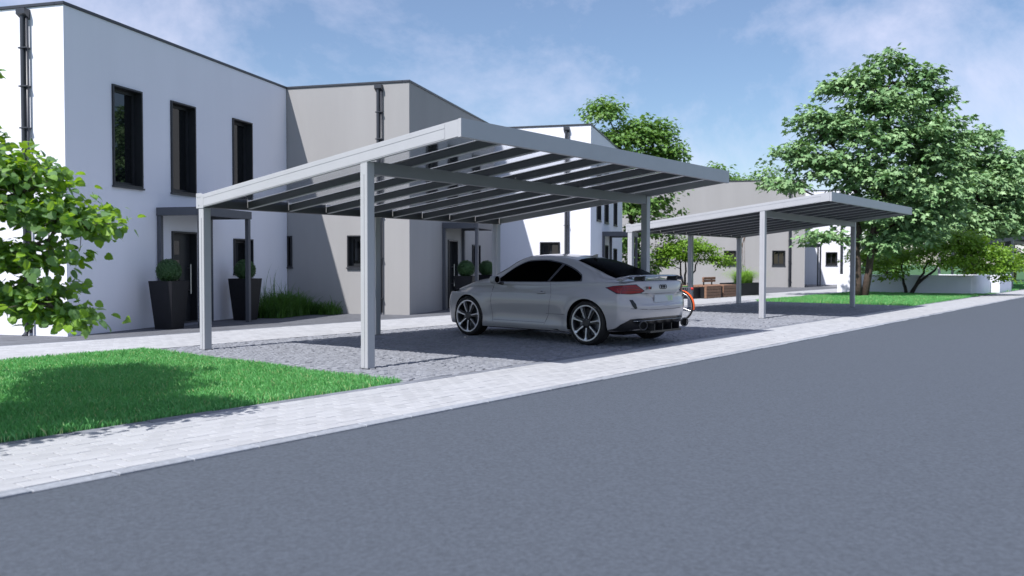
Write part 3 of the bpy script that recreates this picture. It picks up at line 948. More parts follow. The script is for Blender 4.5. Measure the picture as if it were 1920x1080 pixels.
for sg in (1, -1):
    side3 = lambda p, sg=sg: (p[0], sg * 1.5, p[1])
    sd = (0, -sg, 0)
    topc = table('-1.10:.965 -1.06:1.03 -.95:1.095 -.75:1.175 -.5:1.24 -.2:1.275 .08:1.265 .28:1.205 .46:1.105 .60:1.0 .70:.925')
    botc = table('-1.10:.945 -.6:.927 0:.918 .70:.912')
    out_ = arc_pts(topc, np.linspace(.70, -1.10, 34)) + arc_pts(botc, np.linspace(-1.10, .70, 12))
    patch('window_surround', out_, M['black'], car, side3, sd, .0025)
    ff = arc_pts(lambda x: topc(x) - .018, np.linspace(.63, -.58, 22)) + [(-.50, float(botc(-.5)) + .13)] + arc_pts(lambda x: botc(x) + .012, np.linspace(-.42, .63, 8))
    patch('side_window', ff, M['carglass'], car, side3, sd, .005)
    qf = arc_pts(lambda x: topc(x) - .020, np.linspace(-.635, -1.055, 12)) + arc_pts(lambda x: botc(x) + .012, np.linspace(-1.07, -.475, 8))
    patch('quarter_window', qf, M['carglass'], car, side3, sd, .005)
    # panel gaps: door, wing, bumper
    def ribbon(pts, w=.0045):
        nn = len(pts)
        L_, R2 = [], []
        for i, p in enumerate(pts):
            a_, b_ = np.array(pts[max(i - 1, 0)]), np.array(pts[min(i + 1, nn - 1)])
            d_ = (b_ - a_) / (np.linalg.norm(b_ - a_) + 1e-9)
            L_.append((p[0] - d_[1] * w / 2, p[1] + d_[0] * w / 2)); R2.append((p[0] + d_[1] * w / 2, p[1] - d_[0] * w / 2))
        return L_ + R2[::-1]
    def seg(pts, n=10):
        o2 = []
        for i in range(len(pts) - 1):
            for k_ in range(n):
                t_ = k_ / n; o2.append((pts[i][0] + (pts[i + 1][0] - pts[i][0]) * t_, pts[i][1] + (pts[i + 1][1] - pts[i][1]) * t_))
        return o2 + [pts[-1]]
    patch('door_gap', ribbon(seg([(.70, .895), (.72, .60), (.68, .27)])), M['seam'], car, side3, sd, .0018, .2)
    patch('door_gap', ribbon(seg([(-.50, .925), (-.56, .72), (-.50, .42), (-.42, .27)])), M['seam'], car, side3, sd, .0018, .2)
    patch('door_gap', ribbon(seg([(-.42, .30), (.68, .30)])), M['seam'], car, side3, sd, .0018, .3)
    patch('arch_gap', ribbon(seg([(-.45, .44), (-.895, .445)])), M['seam'], car, side3, sd, .0018, .3)
    patch('bonnet_gap', ribbon(seg([(.72, .845), (1.2, .83), (1.55, .785), (1.8, .72)])), M['seam'], car, side3, sd, .0018, .3)
    # black under-sill
    patch('sill_blade', seg([(.86, .165), (-.78, .165), (-.70, .215), (.80, .215)], 8), M['black'], car, side3, sd, .003, .3)
    # handle
    hp, hn_ = cast((-.36, sg * 1.5, .755), sd)
    mb = MB()
    mb.tube([(-.28, hp.y + sg * .004, .752), (-.30, hp.y + sg * .026, .757), (-.40, hp.y + sg * .026, .765), (-.43, hp.y + sg * .004, .765)], [.010, .013, .013, .010], 8)
    dh = mb.build('door_handle', M['paint'], car, smooth=True, angle=60)
    mb = MB(); mb.lathe([(.0, hp.y + sg * .001), (.030, hp.y + sg * .001), (.036, hp.y - sg * .004)], 16, 'y', loc=(-.355, 0, .752)); mb.build('handle_recess', M['seam'], dh)
    # mirror
    mb = MB()
    bm = bmesh.new(); bmesh.ops.create_icosphere(bm, subdivisions=3, radius=1)
    for v in bm.verts:
        x, y, z = v.co
        v.co = (.52 + .055 * math.copysign(abs(x) ** .7, x) * (1.0 if x > 0 else .8), sg * (.985 + .105 * math.copysign(abs(y) ** .7, y)), .955 + .068 * math.copysign(abs(z) ** .75, z))
    mb.bm(bm)
    mi_ = mb.build('mirror', M['paint'], car, smooth=True)
    mb = MB(); mb.tube([(.52, sg * .80, .885), (.515, sg * .87, .892), (.52, sg * .945, .905)], [.028, .02, .022], 8); mb.build('mirror_arm', M['black'], mi_, smooth=True)
    mb = MB(); mb.lathe([(0, .4725), (.052, .4735)], 20, 'x', loc=(0, sg * .985, .955)); mb.build('mirror_glass', M['carglass'], mi_)
    # tail lamp seen from the rear corner
    q = .70711
    lamp3 = lambda p, sg=sg: (p[0] * q - 2.0 * q, sg * (p[0] * q + 2.0 * q), p[1])
    ld_ = (q, -sg * q, 0)
    ol = [(-.52, .862), (-.62, .888), (-.80, .908), (-.95, .914), (-1.085, .818), (-1.02, .782), (-.86, .770), (-.66, .776)]
    tl = patch('tail_lamp', seg(ol + [ol[0]], 4)[:-1], M['lampdark'], car, lamp3, ld_, .004)
    cx_, cz_ = -.81, .843
    ins = [(cx_ + (p[0] - cx_) * .93, cz_ + (p[1] - cz_) * .86) for p in ol]
    patch('lamp_glass', seg(ins + [ins[0]], 4)[:-1], M['lamp'], tl, lamp3, ld_, .008)
    for zz in (.825, .858):
        patch('lamp_bar', ribbon(seg([(-.64, zz + .004), (-.86, zz + .006), (-1.03, zz - .006)], 5), .006), M['lampdark'], tl, lamp3, ld_, .010)
    # vent slot in the rear bumper corner
    vs_ = [(-.84, .690), (-.89, .690), (-.94, .63), (-.96, .568), (-.925, .558), (-.885, .60)]
    patch('bumper_vent', seg(vs_ + [vs_[0]], 4)[:-1], M['black'], car, lamp3, ld_, .004)
    # exhaust
    mb = MB()
    pr = []
    n = 28
    ring_o = [(-2.045, sg * .56 + .098 * math.cos(2 * math.pi * i / n), .318 + .062 * math.sin(2 * math.pi * i / n)) for i in range(n)]
    mb.tube(ring_o, .010, 6, closed=True)
    ex = mb.build('exhaust', M['rimdark'], car, smooth=True)
    mb = MB(); mb.add([(-2.03, p[1], p[2]) for p in ring_o], [tuple(range(n))]); mb.build('exhaust_mouth', M['matt'], ex)
    # headlamp
    hl = [(1.98, .70), (1.80, .745), (1.66, .775), (1.72, .715), (1.90, .655)]
    patch('head_lamp', seg(hl + [hl[0]], 4)[:-1], M['carglass'], car, side3, sd, .004)

# glass front and rear, fallen on from above
top3 = lambda p: (p[0], p[1], 3.0)
rw = [(-.80, -.50), (-.76, -.25), (-.75, 0), (-.76, .25), (-.80, .50), (-1.12, .555), (-1.42, .595), (-1.585, .60), (-1.625, .30), (-1.635, 0), (-1.625, -.30), (-1.585, -.60), (-1.42, -.595), (-1.12, -.555)]
patch('rear_window', seg(rw + [rw[0]], 4)[:-1], M['carglass'], car, top3, (0, 0, -1), .004)
ws = [(.16, -.50), (.135, 0), (.16, .50), (.45, .575), (.70, .64), (.80, .58), (.885, .3), (.905, 0), (.885, -.3), (.80, -.58), (.70, -.64), (.45, -.575)]
patch('windscreen', seg(ws + [ws[0]], 4)[:-1], M['carglass'], car, top3, (0, 0, -1), .004)
# rear: boot gap, plate, badge, lettering, diffuser
rear3 = lambda p: (-3.0, p[0], p[1])
rd_ = (1, 0, 0)
patch('boot_gap', ribbon(seg([(-.70, .955), (-.60, .79), (-.50, .776), (0, .776), (.50, .776), (.60, .79), (.70, .955)]), .006), M['seam'], car, rear3, rd_, .002, .3)
patch('bumper_line', ribbon(seg([(-.72, .565), (-.40, .545), (0, .54), (.40, .545), (.72, .565)]), .006), M['seam'], car, rear3, rd_, .002, .3)
pl = patch('number_plate', [(-.26, .645), (.26, .645), (.26, .755), (-.26, .755)], M['plate'], car, rear3, rd_, .006, .2)
for y0, y1 in ((-.225, -.165), (-.145, -.105), (-.085, -.03)):
    patch('plate_mark', [(y0, .66), (y1, .66), (y1, .74), (y0, .74)], M['sticker'], pl, rear3, rd_, .009, .2)
bp_, _ = cast((-3, 0, .875), rd_)
BY = .03
mb = MB()
for k_ in range(4):
    cy = BY + (k_ - 1.5) * .043
    mb.tube([(bp_.x - .006, cy + .029 * math.cos(2 * math.pi * i / 24), .872 + .029 * math.sin(2 * math.pi * i / 24)) for i in range(24)], .0048, 6, closed=True)
mb.build('badge', M['black'], car, smooth=True)

def text_mesh(name, body_, size, mat, parent, origin, xdir, extr=.003):
    cu = bpy.data.curves.new(name, 'FONT'); cu.body = body_; cu.size = size; cu.extrude = extr; cu.space_character = 1.1
    cu.offset = 0.003
    tmp = bpy.data.objects.new(name, cu); COL.objects.link(tmp)
    dg_ = bpy.context.evaluated_depsgraph_get()
    me_ = bpy.data.meshes.new_from_object(tmp.evaluated_get(dg_))
    bpy.data.objects.remove(tmp)
    X = Vector(xdir).normalized(); Z = Vector((0, 0, 1)); Y = Z; N = X.cross(Y)
    mat_ = Matrix(((X.x, Y.x, N.x, origin[0]), (X.y, Y.y, N.y, origin[1]), (X.z, Y.z, N.z, origin[2]), (0, 0, 0, 1)))
    me_.transform(mat_)
    me_.materials.clear(); me_.materials.append(mat)
    return link(name, me_, parent)

lp, ln = cast((-3, .40, .86), rd_)
text_mesh('lettering', 'TT', .052, M['black'], car, (lp.x - .012, .475, .842), (0, -1, 0))
text_mesh('lettering', 'R', .052, M['red'], car, (lp.x - .013, .395, .842), (0, -1, 0))
text_mesh('lettering', 'S', .052, M['black'], car, (lp.x - .014, .355, .842), (0, -1, 0))
dif = [(-.80, .33), (-.70, .41), (-.40, .425), (0, .428), (.40, .425), (.70, .41), (.80, .33), (.84, .245), (.66, .238), (.40, .225), (0, .225), (-.40, .225), (-.66, .238), (-.84, .245)]
patch('diffuser', seg(dif + [dif[0]], 4)[:-1], M['black'], car, rear3, rd_, .006)
mb = MB()
mb.box(-2.075, -1.80, -.42, .42, .205, .235)
for y in (-.33, -.12, .12, .33):
    mb.box(-2.09, -1.85, y - .008, y + .008, .236, .335)
mb.build('diffuser_fin', M['black'], car)
mb = MB(); mb.tube([(tail_z(.385) - .014 + .30 * (abs(y) / .9) ** 3.6, y, .388 - .012 * abs(y)) for y in np.linspace(-.66, .66, 13)], .006, 6)
mb.build('diffuser_trim', M['chrome'], car, smooth=True)
# rear wing
mb = MB()
sec = [(-.0, .0), (.045, .015), (.12, .018), (.19, .007), (.20, .0), (.12, -.006), (.04, -.010)]
st_ = np.linspace(-1, 1, 25); vs_, fs_ = [], []
for t_ in st_:
    y = t_ * .79
    sw = .15 * abs(t_) ** 2.2; dz = -.055 * (max(0, abs(t_) - .72) / .28) ** 1.3 - .008 * t_ * t_
    for (dx, dz2) in sec:
        vs_.append((-2.015 + sw + dx * (1 - .25 * abs(t_) ** 3), y, 1.032 + dz + dz2))
k_ = len(sec)
for i in range(len(st_) - 1):
    for j in range(k_):
        fs_.append((i * k_ + j, i * k_ + (j + 1) % k_, (i + 1) * k_ + (j + 1) % k_, (i + 1) * k_ + j))
fs_.append(tuple(range(k_))); fs_.append(tuple(range((len(st_) - 1) * k_, len(st_) * k_)))
mb.add(vs_, fs_)
M['wing'] = pm('wing_grey', (0.16, 0.16, 0.175), 0.35, coat=0.5)
wg = mb.build('rear_wing', M['wing'], car, smooth=True, angle=40)
for sg in (1, -1):
    mb = MB(); mb.prism([(-1.97, .96), (-1.80, .975), (-1.83, 1.034), (-1.985, 1.034)], sg * .44 - .022, sg * .44 + .022, 'y')
    mb.build('wing_strut', M['black'], wg)
    mb = MB(); mb.prism([(-1.93, .985), (-1.72, .995), (-1.74, 1.01), (-1.91, 1.022)], sg * .655, sg * .70, 'y'); mb.build('wing_tip', M['lampdark'], wg)
mb = MB(); mb.prism([(-.62, 1.315), (-.78, 1.29), (-.80, 1.362), (-.775, 1.362)], -.012, .012, 'y'); mb.build('aerial_fin', M['paint'], car)
# wheels
def make_wheel(x, sg):
    yo = sg * .895                                                # outer face
    mb = MB(); mb.lathe([(.235, yo - sg * .20), (.245, yo - sg * .03), (.262, yo - sg * .012)], 40, 'y', loc=(x, 0, WR))
    mb.lathe([(.0, yo - sg * .13), (.24, yo - sg * .13)], 40, 'y', loc=(x, 0, WR))
    wh = mb.build('wheel', M['rimdark'], car, smooth=True, angle=40)
    mb = MB(); mb.lathe([(.258, yo - sg * .008), (.275, yo - sg * .002), (.300, yo), (.322, yo - sg * .016), (.333, yo - sg * .045), (.333, yo - sg * .19), (.318, yo - sg * .225), (.258, yo - sg * .23)], 56, 'y', loc=(x, 0, WR))
    mb.build('tyre', M['tyre'], wh, smooth=True, angle=50)
    mb = MB(); mb.lathe([(.246, yo - sg * .022), (.250, yo - sg * .004), (.268, yo - sg * .003), (.270, yo - sg * .012)], 56, 'y', loc=(x, 0, WR))
    for k_ in range(7):
        a_ = 2 * math.pi * k_ / 7 - math.pi / 2
        ca, sa = math.cos(a_), math.sin(a_)
        def pt(r_, t_, h):
            return (x + ca * r_ - sa * t_, yo - sg * h, WR + sa * r_ + ca * t_)
        for (r0, r1, w0, w1, o0, o1) in ((.075, .215, .0085, .0085, 0, .004), (.205, .252, .010, .024, .004, .012)):
            vs_ = [pt(r0, o0 - w0, .016), pt(r0, o0 + w0, .016), pt(r1, o1 + w1, .006), pt(r1, o1 - w1, .006),
                   pt(r0, o0 - w0, .05), pt(r0, o0 + w0, .05), pt(r1, o1 + w1, .035), pt(r1, o1 - w1, .035)]
            mb.add(vs_, [(0, 1, 2, 3), (0, 4, 5, 1), (2, 6, 7, 3), (0, 3, 7, 4), (1, 5, 6, 2)])
    mb.build('rim', M['rim'], wh)
    mb = MB()
    for k_ in range(7):
        a_ = 2 * math.pi * (k_ + .0) / 7 - math.pi / 2 + .14
        ca, sa = math.cos(a_), math.sin(a_)
        vs_ = [(x + ca * r_ - sa * t_, yo - sg * h, WR + sa * r_ + ca * t_) for (r_, t_, h) in ((.05, -.02, .03), (.05, .02, .03), (.24, .022, .03), (.24, -.022, .03), (.05, -.02, .07), (.05, .02, .07), (.24, .022, .07), (.24, -.022, .07))]
        mb.add(vs_, [(0, 1, 2, 3), (0, 4, 5, 1), (2, 6, 7, 3), (0, 3, 7, 4), (1, 5, 6, 2)])
    mb.lathe([(0, yo - sg * .012), (.045, yo - sg * .012), (.066, yo - sg * .02), (.07, yo - sg * .06)], 28, 'y', loc=(x, 0, WR))
    mb.build('hub', M['rimdark'], wh)
    mb = MB(); mb.lathe([(.05, yo - sg * .105), (.18, yo - sg * .10), (.18, yo - sg * .125)], 40, 'y', loc=(x, 0, WR)); mb.build('brake_disc', M['disc'], wh)
for x in (WB, -WB):
    for sg in (1, -1):
        make_wheel(x, sg)
mb = MB(); mb.box(-1.7, 1.8, -.56, .56, .16, .30); mb.build('underbody', M['matt'], car)

# ------------------------------------------------------------------ leaves and trees
SHAPE_MAPLE = np.array([(0, 0, 0), (.30, .10, -.03), (.22, .28, 0), (.50, .50, -.07), (.22, .56, .0), (0, 1.0, -.12), (-.22, .56, .0), (-.50, .50, -.07), (-.22, .28, 0), (-.30, .10, -.03)])
SHAPE_OVAL = np.array([(0, 0, 0), (.24, .16, .05), (.33, .42, .07), (.22, .75, .03), (0, 1.0, -.06), (-.22, .75, .03), (-.33, .42, .07), (-.24, .16, .05)])
SHAPE_HEART = np.array([(0, .06, 0), (.16, 0, .03), (.38, .14, .07), (.44, .38, .08), (.30, .72, .04), (0, 1.0, -.08), (-.30, .72, .04), (-.44, .38, .08), (-.38, .14, .07), (-.16, 0, .03)])
SHAPE_SMALL = np.array([(0, 0, 0), (.28, .45, .05), (0, 1.0, 0), (-.28, .45, .05)])

def leaf_frames(P, N, D):
    N = N / np.linalg.norm(N, axis=1)[:, None]
    D = D - (D * N).sum(1)[:, None] * N
    D = D / (np.linalg.norm(D, axis=1)[:, None] + 1e-9)
    return np.cross(D, N), D, N

def leaves_np(P, N, D, size, shape):
    X, Y, Z = leaf_frames(P, N, D)
    V = P[:, None] + size[:, None, None] * (shape[None, :, 0, None] * X[:, None] + shape[None, :, 1, None] * Y[:, None] + shape[None, :, 2, None] * Z[:, None])
    k = len(shape)
    F = np.arange(len(P) * k).reshape(len(P), k)
    return V.reshape(-1, 3), F

def sample_lobes(lobes, ntw, r, shell=.55):
    """twig centres spread through ellipsoid lobes, denser toward their outside"""
    vol = np.array([l[3] * l[4] * l[5] for l in lobes]) ** .75
    cnt = np.maximum(3, (ntw * vol / vol.sum()).astype(int))
    C, O = [], []
    for l, c_ in zip(lobes, cnt):
        d = r.normal(size=(c_, 3)); d /= np.linalg.norm(d, axis=1)[:, None]
        d[:, 2] = np.where(d[:, 2] < -.5, -d[:, 2] * .6, d[:, 2])
        rr = shell + (1 - shell) * r.random(c_) ** .6
        rr = np.where(r.random(c_) < .22, r.random(c_) * .6, rr) * r.uniform(.82, 1.30, c_)
        p = np.array(l[:3]) + d * rr[:, None] * np.array(l[3:6])
        C.append(p); O.append(d)
    return np.concatenate(C), np.concatenate(O)

def cluster_leaves(C, O, per, spread, size, r, flat=.35, droop=.5, tilt=.45):
    n = len(C) * per
    Cn = np.repeat(C, per, 0); On = np.repeat(O, per, 0)
    off = r.normal(size=(n, 3)) * spread
    off[:, 2] *= flat
    P = Cn + off
    hd = off + On * spread * .8
    hd[:, 2] = -droop * np.linalg.norm(hd[:, :2], axis=1)
    N = np.stack([On[:, 0] * .45, On[:, 1] * .45, np.full(n, 1.0)], 1) + r.normal(size=(n, 3)) * tilt
    N[:, 2] = np.abs(N[:, 2])
    return P, N, hd + r.normal(size=(n, 3)) * spread * .4, size * r.uniform(.65, 1.2, n)

def limb(mb, p, q, r0, r1, r, n=7, sag=.12, k=5):
    p, q = np.array(p, float), np.array(q, float)
    L_ = np.linalg.norm(q - p)
    pts = []
    for i in range(k + 1):
        t_ = i / k
        w = p + (q - p) * t_ + r.normal(size=3) * L_ * .025 * (0 < i < k)
        w[2] += math.sin(t_ * math.pi) * sag * L_ * .35
        pts.append(w)
    mb.tube(pts, [r0 + (r1 - r0) * (i / k) for i in range(k + 1)], n)
    return pts

def make_tree(name, label, base, lobes, stems, ntw, per, spread, size, shape, leaf, bark, seed, cat='tree', group=None, flat=.5, droop=.55, nlimb=40, r0=.16):
    r = np.random.default_rng(seed)
    root = empty(name, base)
    setp(root, label, cat, group)
    C, O = sample_lobes(lobes, ntw, r)
    keep = C[:, 2] > .12
    C, O = C[keep], O[keep]
    mb = MB()
    tops = []
    for (bx, by, tx, ty, tz) in stems:
        pts = limb(mb, (bx, by, -.1), (tx, ty, tz), r0, r0 * .45, r, 9, .05, 7)
        tops.append(pts)
    allp = np.array([p for s_ in tops for p in s_[2:]])
    for l in lobes:                                                   # main limbs into the lobes
        c_ = np.array(l[:3]); d = np.linalg.norm(allp - c_, axis=1) + np.maximum(0, allp[:, 2] - c_[2]) * 2
        s_ = allp[int(np.argmin(d))]
        pts = limb(mb, s_, c_, r0 * .38, r0 * .14, r, 7)
        allp = np.concatenate([allp, np.array(pts[2:])])
    for i in r.choice(len(C), min(nlimb, len(C)), replace=False):
        c_ = C[i]; d = np.linalg.norm(allp - c_, axis=1)
        limb(mb, allp[int(np.argmin(d))], c_, r0 * .12, r0 * .04, r, 5, .1, 3)
    mb.build('trunk', bark, root, smooth=True)
    P, N, D, sz = cluster_leaves(C, O, per, spread, size, r, flat, droop)
    ok = P[:, 2] > .05
    V, F = leaves_np(P[ok], N[ok], D[ok], sz[ok], shape)
    cr = link('crown', np_mesh('crown', V, F, leaf), root)
    setp(cr, kind='stuff')
    return root

MG = 'maples along the far lawn'
make_tree('maple_tree', 'tallest maple with two leaning stems on the far lawn', G(1614, 556),
          [(.95, 0, 8.9, .75, .8, .7), (-.1, 0, 8.2, 1.0, 1.0, .6), (2.1, 0, 8.2, .95, 1.0, .7), (-1.1, 0, 8.0, .6, .7, .45), (3.0, 0, 7.5, .7, .8, .6), (-1.9, 0, 6.7, .85, .9, .6),
           (.8, .1, 7.2, 1.8, 1.6, 1.0), (2.7, 0, 6.4, 1.1, 1.2, .8), (-.8, -.1, 6.2, 1.4, 1.3, .8), (1.2, -.3, 5.7, 2.0, 1.7, 1.1), (-2.5, 0, 5.4, 1.0, 1.0, .6), (2.9, 0, 5.1, 1.3, 1.4, .9),
           (-1.3, -.2, 4.9, 1.5, 1.4, .7), (-3.0, 0, 4.25, .8, .9, .42), (.5, -.4, 4.4, 1.8, 1.6, .8), (2.2, -.3, 4.0, 1.8, 1.6, .9), (2.9, .2, 3.1, 1.3, 1.3, .7), (.9, -.4, 3.0, 1.5, 1.3, .7), (1.9, 0, 2.3, 1.2, 1.1, .55),
           (-1.55, -.3, 2.25, .95, .9, .40), (.95, -.3, 1.95, 1.1, 1.0, .5), (-.3, .3, 3.4, 1.2, 1.2, .6)],
          [(-.1, 0, -.35, 0, 4.4), (.12, 0, 1.0, .1, 5.6)], 1750, 15, .145, .225, SHAPE_MAPLE, M['maple'], M['bark'], 11, flat=.5, group=MG, nlimb=90, r0=.15)
p2 = G(1845, 540)
make_tree('maple_tree', 'middle maple of the three behind the white garden wall', S(41.2, .9),
          [(.2, 0, 7.5, .9, 1.0, .65), (-.9, 0, 6.9, 1.0, 1.0, .6), (-1.5, 0, 6.2, 1.3, 1.3, 1.0), (1.3, 0, 6.1, 1.3, 1.3, 1.0), (-.1, -.3, 5.0, 1.9, 1.7, 1.1), (-2.1, -.3, 4.4, 1.5, 1.4, 1.0),
           (1.9, 0, 4.4, 1.6, 1.5, 1.0), (-.6, -.6, 3.3, 1.9, 1.7, .9), (-2.6, -.8, 2.9, 1.4, 1.4, .8), (1.6, -.4, 3.0, 1.7, 1.5, .8)],
          [(0, 0, .2, 0, 5.6)], 1500, 11, .21, .27, SHAPE_MAPLE, M['maple'], M['bark'], 12, group=MG, r0=.17)
make_tree('maple_tree', 'rightmost maple, cut by the right edge of the picture', S(57.5, .2),
          [(0, 0, 7.7, 1.1, 1.1, .8), (-.9, 0, 6.7, 1.4, 1.4, .8), (-1.4, 0, 5.6, 1.4, 1.4, 1.1), (1.4, 0, 5.6, 1.4, 1.4, 1.1), (0, -.3, 4.5, 2.0, 1.8, 1.1), (-2.0, 0, 3.7, 1.5, 1.4, .9), (2.0, 0, 3.9, 1.6, 1.5, .9), (-.6, 0, 2.9, 1.6, 1.4, .7)],
          [(0, 0, .1, 0, 5.0)], 1200, 11, .22, .28, SHAPE_MAPLE, M['maple'], M['bark'], 13, group=MG, r0=.17)
make_tree('bushy_tree', 'low wide bright green tree leaning over the white garden wall', G(1703, 551.5),
          [(-.2, -.1, 1.5, 1.0, .9, .5), (.8, -.6, 1.85, 1.1, .9, .5), (1.8, -1.0, 1.95, 1.1, .9, .52), (2.7, -1.2, 1.6, 1.1, .9, .45), (3.4, -1.2, 1.15, .85, .8, .36), (1.4, -1.3, 1.3, 1.4, .8, .36),
           (-1.4, 0, 1.15, .8, .7, .42), (-1.9, .4, 1.5, .6, .6, .4), (3.3, -1.3, .66, .5, .5, .18), (2.4, -1.4, 1.0, 1.0, .7, .28), (-.8, -.3, .75, .6, .5, .22), (1.5, -1.0, 2.4, .8, .7, .25)],
          [(-.1, 0, -.3, 0, 1.2), (.1, 0, .8, 0, 1.3), (.0, .05, 1.6, .1, 1.4)], 1000, 11, .12, .125, SHAPE_OVAL, M['bright'], M['dark_bark'], 14, nlimb=60, r0=.075)
make_tree('bushy_tree', 'small bright green tree growing behind the wooden bench', G(1283, 548),
          [(-.7, 0, 1.75, .75, .7, .5), (.1, 0, 2.0, .85, .8, .45), (.75, 0, 1.8, .75, .7, .42), (1.45, -.1, 1.42, .7, .6, .3), (1.75, 0, 1.2, .45, .4, .18), (-.9, 0, 1.25, .45, .4, .25), (.0, -.1, 1.45, .8, .7, .35)],
          [(-.05, 0, -.25, 0, 1.5), (.07, 0, .6, 0, 1.4), (.03, .04, .1, .1, 1.7)], 620, 10, .10, .11, SHAPE_OVAL, M['bright'], M['dark_bark'], 15, nlimb=40, r0=.06)
make_tree('garden_tree', 'tall green tree rising behind the white house beyond the car', Vector((5.4, 38.2, 0)),
          [(-1.35, 0, 7.9, .85, .9, .75), (.35, 0, 7.1, .85, .9, .7), (1.05, 0, 7.0, .75, .8, .65), (-.5, 0, 6.6, 1.5, 1.3, .8), (1.5, 0, 6.0, .95, 1.0, .8), (-1.0, 0, 5.5, 1.4, 1.3, .9), (.7, 0, 5.0, 1.5, 1.4, 1.0),
           (.3, -.2, 3.7, 1.5, 1.3, .8), (.9, 0, 2.7, 1.0, 1.0, .6), (-.4, 0, 2.0, 1.0, 1.0, .8), (.2, 0, 1.0, .9, .9, .6)],
          [(0, 0, -.2, 0, 5.5)], 1500, 12, .17, .19, SHAPE_MAPLE, M['lime'], M['bark'], 16, r0=.16)
BGT = 'tree tops showing over the wide grey house'
for i, (u, hgt, Y, seed, lab) in enumerate(((1343, 9.0, 64, 21, 'tree top left of three above the wide grey house roof'), (1388, 7.9, 66, 22, 'smallest tree top just right of the carport corner over the grey roof'), (1438, 8.5, 62, 23, 'tree top above the grey roof beside the tall maple'))):
    x = (u - 960) / F_PX * Y
    make_tree('background_tree', lab, Vector((x, Y, 0)),
              [(0, 0, hgt - .8, .8, .8, .7), (-.9, 0, hgt - 1.5, .9, .9, .7), (.9, 0, hgt - 1.6, .9, .9, .7), (0, 0, hgt - 2.4, 1.6, 1.4, 1.0), (0, 0, hgt - 4.2, 1.9, 1.7, 1.2)],
              [(0, 0, 0, 0, hgt - 2.5)], 300, 9, .22, .24, SHAPE_MAPLE, M['lime'], M['bark'], seed, group=BGT, r0=.15)
HG = 'green trees closing the view at the end of the street'
for i, (a, b_, h_, lab) in enumerate(((62, 5.0, 6.5, 'leafy tree behind the farthest carport, close to the street'), (58, 9.5, 7.0, 'leafy tree in the gap right of the farthest white house'), (76, 4.0, 7.5, 'most distant leafy tree at the end of the street'),
                                      (70, 12, 7.5, 'distant leafy tree well behind the middle maple'))):
    make_tree('background_tree', lab, S(a, b_),
              [(0, 0, h_ - .8, 1.3, 1.3, .8), (-1.5, 0, h_ - 2.2, 1.7, 1.7, 1.2), (1.5, 0, h_ - 2.2, 1.7, 1.7, 1.2), (0, 0, h_ - 3.6, 2.6, 2.4, 1.4), (0, 0, 1.4, 2.2, 2.0, 1.2)],
              [(0, 0, 0, 0, h_ - 2.5)], 520, 9, .26, .28, SHAPE_MAPLE, M['lime'], M['bark'], 40 + i, group=HG, r0=.17)

# near tree at the left edge: its largest leaves are parts
NT = np.array([-5.0, 6.9])
rn = np.random.default_rng(5)
ntree = empty('hazel_tree', (NT[0], NT[1], 0))
setp(ntree, 'leafy green tree reaching in from the left edge over the lawn', 'tree')
lob = [(-3.80, 6.45, 1.92, .40, .45, .22), (-3.66, 6.5, 1.66, .46, .50, .13), (-3.30, 6.55, 1.55, .30, .35, .11), (-3.76, 6.45, 1.30, .42, .45, .14), (-3.60, 6.5, 1.06, .34, .4, .08),
       (-3.45, 6.5, .87, .28, .25, .09), (-3.85, 6.5, .97, .35, .35, .12), (-4.08, 6.4, 2.25, .18, .3, .12),
       (-4.85, 6.8, 1.9, .65, .8, .5), (-5.55, 7.3, 2.7, .75, .8, .5), (-5.5, 6.8, 3.0, .9, .8, .6), (-4.7, 6.4, 1.3, .6, .6, .4), (-5.85, 7.9, 3.1, .75, .7, .45), (-6.05, 8.4, 2.4, .7, .7, .5), (-4.9, 5.9, 2.6, .7, .6, .5), (-5.0, 5.2, 1.9, .8, .6, .5), (-5.3, 6.2, 1.2, .7, .6, .4)]
lob = [(l[0] - NT[0], l[1] - NT[1], *l[2:]) for l in lob]
C, O = sample_lobes(lob[:8], 430, rn, .3)
C2, O2 = sample_lobes(lob[8:], 1800, rn, .35)
C, O = np.concatenate([C, C2]), np.concatenate([O, O2])
mb = MB()
tr_pts = limb(mb, (0, 0, -.1), (.05, .1, 2.4), .07, .03, rn, 9, .05, 7)
allp = np.array(tr_pts[2:])
for l in lob:
    c_ = np.array(l[:3]); d = np.linalg.norm(allp - c_, axis=1) + np.maximum(0, allp[:, 2] - c_[2]) * 1.5
    pts = limb(mb, allp[int(np.argmin(d))], c_, .018, .007, rn, 6)
    allp = np.concatenate([allp, np.array(pts[2:])])
for i in range(len(C)):
    d = np.linalg.norm(allp - C[i], axis=1)
    limb(mb, allp[int(np.argmin(d))], C[i], .005, .002, rn, 4, .1, 2)
mb.build('trunk', M['twig'], ntree, smooth=True)
P, N, D, sz = cluster_leaves(C, O, 9, .072, .078, rn, .5, .6, .8)
sc_ = np.zeros(len(P))
for i, p in enumerate(P):
    q_ = to_px((p[0] + NT[0], p[1] + NT[1], p[2]))
    if q_ and -12 < q_[0] < 300 and 100 < q_[1] < 700:
        sc_[i] = sz[i] / q_[2]
order = np.argsort(-sc_); part = order[:300]; rest = np.setdiff1d(np.arange(len(P)), part)
LM = [np_mesh('leaf', SHAPE_HEART * (1, 1, k_), np.arange(10).reshape(1, 10), M['near']) for k_ in (.6, 1.0, 1.6)]
X_, Y_, Z_ = leaf_frames(P, N, D)
for i in part:
    o = link('leaf', LM[i % 3], ntree)
    m4 = Matrix(((X_[i][0], Y_[i][0], Z_[i][0], P[i][0]), (X_[i][1], Y_[i][1], Z_[i][1], P[i][1]), (X_[i][2], Y_[i][2], Z_[i][2], P[i][2]), (0, 0, 0, 1))) @ Matrix.Scale(sz[i], 4)
    o.matrix_local = m4
